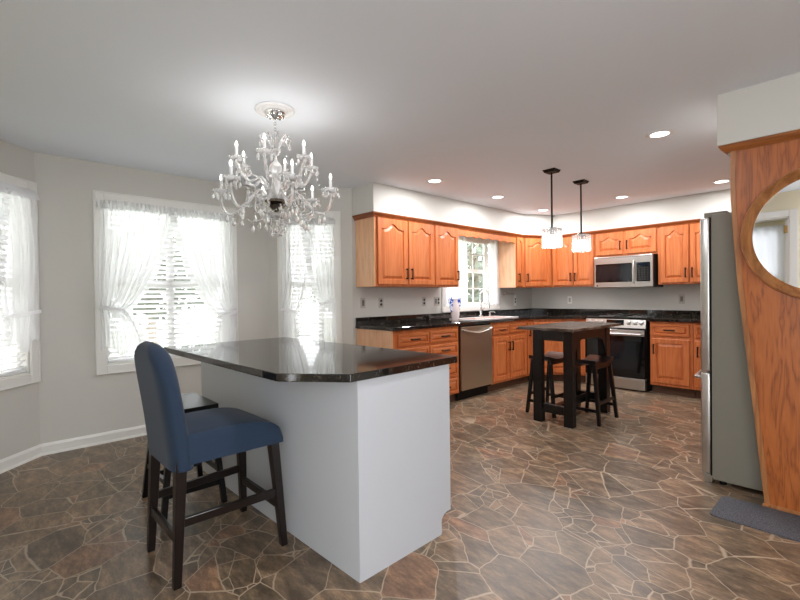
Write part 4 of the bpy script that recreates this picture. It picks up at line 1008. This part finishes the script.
# drop mesh shared
def dropmesh():
    m2 = MB(); m2.sphere((0, 0, -.010), .0055, 6); m2.lathe([(0, -.017), (.004, -.020), (.0095, -.034), (.0105, -.042), (.006, -.052), (0, -.057)], n=8); 
    me = bpy.data.meshes.new('crystal_drop'); m2.bm.to_mesh(me); m2.bm.free(); me.materials.append(M['crystal']); return me
DM = dropmesh()
def drop(parent, loc, s=1):
    o = bpy.data.objects.new('crystal_drop', DM); C.objects.link(o); o.parent = parent; o.location = loc; o.scale = (s, s, s); return o
arm_cache = {}
def arm(ang, R, zd, lower):
    """candle arm reaching radius R, dish at height zd"""
    key = lower
    if key not in arm_cache:
        z0 = Z(1.85)
        m2 = MB()
        if lower:
            P = [(.05, z0), (.09, z0+.045), (.14, z0+.05), (.19, z0+.0), (.235, z0-.05), (.29, z0-.072), (.325, z0-.05), (.345, z0-.0), (R, Z(zd)-.012)]
        else:
            P = [(.03, z0+.02), (.05, z0+.10), (.09, z0+.15), (.13, z0+.13), (.165, z0+.12), (.20, z0+.145), (.222, z0+.19), (R, Z(zd)-.012)]
        # smooth
        Q = []
        for i in range(len(P)-1):
            a, b, c_, d = P[max(0, i-1)], P[i], P[i+1], P[min(len(P)-1, i+2)]
            for k in range(4):
                s = k/4; Q.append(tuple(.5*((2*b[j])+(-a[j]+c_[j])*s+(2*a[j]-5*b[j]+4*c_[j]-d[j])*s*s+(-a[j]+3*b[j]-3*c_[j]+d[j])*s**3) for j in (0, 1)))
        Q.append(P[-1])
        m2.tube([(x, 0, z) for x, z in Q], [.0085+.0012*math.sin(i*1.6) for i in range(len(Q))], 8)
        a0 = obj('arm', m2, M['crystal'], ch, True)
        r = .048 if lower else .042
        m2 = MB(); zz = Z(zd); n = 24; bm = m2.bm
        prof = [(0.0, -.012), (.012, -.012), (.022, -.004), (r*.8, .004), (r, .018), (r*.95, .019), (r*.7, .009), (.014, .004), (.0, .004)]
        m2.lathe(prof, (R, 0, zz), n)
        for k in range(12):
            a_ = k*PI/6; m2.sphere((R+r*math.cos(a_), r*math.sin(a_), zz+.016), .006, 5)
        obj('drip_dish', m2, M['crystal'], a0, True)
        m2 = MB(); m2.lathe([(0, 0), (.012, 0), (.0125, .01), (.0095, .012), (.0095, .075), (0, .075)], (R, 0, zz+.004), 14); obj('candle', m2, M['white'], a0, True, label='white candle sleeve')
        m2 = MB(); m2.lathe([(0, 0), (.005, 0), (.0085, .011), (.007, .022), (.0025, .034), (0, .038)], (R, 0, zz+.079), 12); obj('bulb', m2, M['bulb'], a0, True, label='lit flame-shaped bulb')
        for k in range(6):
            a_ = k*PI/3+.3; drop(a0, (R+r*math.cos(a_), r*math.sin(a_), zz+.012), .95)
        arm_cache[key] = a0; a0.rotation_euler.z = ang; return a0
    src = arm_cache[key]; a0 = src.copy(); C.objects.link(a0); a0.parent = ch; a0.rotation_euler.z = ang
    for g in src.children:
        d = g.copy(); C.objects.link(d); d.parent = a0
    return a0
for k in range(6): arm(math.radians(15+60*k), .345, 1.915, True)
for k in range(6): arm(math.radians((-15, 45, 105, 165, -122, -75)[k]), .235, 2.085, False)
# scroll arms without candles
m2 = MB(); z0 = Z(1.86)
P = [(.04, z0), (.06, z0+.07), (.10, z0+.135), (.15, z0+.15), (.185, z0+.12), (.18, z0+.085), (.155, z0+.085)]
m2.tube([(x, 0, z) for x, z in P], [.008, .008, .007, .006, .006, .005, .004], 8)
m2.tube([(x, 0, z) for x, z in [(.05, z0+.03), (.10, z0+.01), (.15, z0+.04), (.18, z0+.01), (.185, z0-.04), (.16, z0-.06), (.145, z0-.035)]], [.007, .007, .006, .006, .005, .004, .003], 8)
for j in range(7): m2.sphere((.185-.004*j, 0, z0+.11-.022*j), .007, 5)
s0_ = obj('scroll', m2, M['crystal'], ch, True)
for k in range(6):
    o = s0_ if k == 0 else s0_.copy()
    if k: C.objects.link(o); o.parent = ch
    o.rotation_euler.z = math.radians(45+60*k)
# bead swags between lower arms
def swag(a0, a1, r, z, sag, name='bead_swag'):
    m2 = MB(); n = 16
    for k in range(n+1):
        s = k/n; a = a0+(a1-a0)*s; rr = r*(1-.12*math.sin(PI*s)); m2.sphere((rr*math.cos(a), rr*math.sin(a), z-sag*math.sin(PI*s)), .0052, 5)
    return obj(name, m2, M['crystal'], ch, True)
for k in range(6):
    swag(math.radians(15+60*k), math.radians(75+60*k), .24, Z(1.80), .05)
    a = math.radians(45+60*k); drop(ch, (.21*math.cos(a), .21*math.sin(a), Z(1.745)), 1.2)
    a = math.radians(15+60*k); drop(ch, (.27*math.cos(a), .27*math.sin(a), Z(1.775)), 1.3)
    drop(ch, (.10*math.cos(a), .10*math.sin(a), Z(1.83)), 1.1)
for k in range(6):
    a = math.radians(15+60*k)
    m2 = MB()
    for j in range(9):
        s = j/8; m2.sphere(((.235+.10*s)*math.cos(a), (.235+.10*s)*math.sin(a), Z(2.075-.165*s-.06*math.sin(PI*s))), .006, 5)
    obj('bead_swag', m2, M['crystal'], ch, True)
    a = math.radians(45+60*k); drop(ch, (.168*math.cos(a), .168*math.sin(a), Z(1.935)), 1.25); drop(ch, (.09*math.cos(a), .09*math.sin(a), Z(2.25)), 1.1)
    a = math.radians(22+60*k); drop(ch, (.30*math.cos(a), .30*math.sin(a), Z(1.79)), 1.25); drop(ch, (.13*math.cos(a), .13*math.sin(a), Z(1.79)), 1.2)
# hanging bead strings at the bottom
for k in range(5):
    m2 = MB(); a = k*2*PI/5+.4; r = .05
    for j in range(9): m2.sphere(((r-.002*j)*math.cos(a), (r-.002*j)*math.sin(a), Z(1.785)-j*.0145), .0068, 6)
    c = ((r-.018)*math.cos(a), (r-.018)*math.sin(a), Z(1.785)-9*.0145-.006); m2.sphere(c, .012, 8)
    obj('bead_string', m2, M['crystal'], ch, True)
m2 = MB(); m2.lathe([(0, Z(1.74)), (.006, Z(1.735)), (.008, Z(1.70)), (.018, Z(1.685)), (.02, Z(1.67)), (.01, Z(1.652)), (0, Z(1.648))], n=12); obj('finial', m2, M['crystal'], ch)
ld = bpy.data.lights.new('chandelier_lamp', 'POINT'); ld.energy = .32; ld.color = (1, .96, .92); ld.shadow_soft_size = .012
for k in range(6):
    a = math.radians(15+60*k); lo = bpy.data.objects.new('lamp', ld); C.objects.link(lo); lo.parent = ch; lo.location = (.345*math.cos(a), .345*math.sin(a), Z(2.055))
for k in range(6):
    a = math.radians(-15+60*k); lo = bpy.data.objects.new('lamp', ld); C.objects.link(lo); lo.parent = ch; lo.location = (.235*math.cos(a), .235*math.sin(a), Z(2.225))
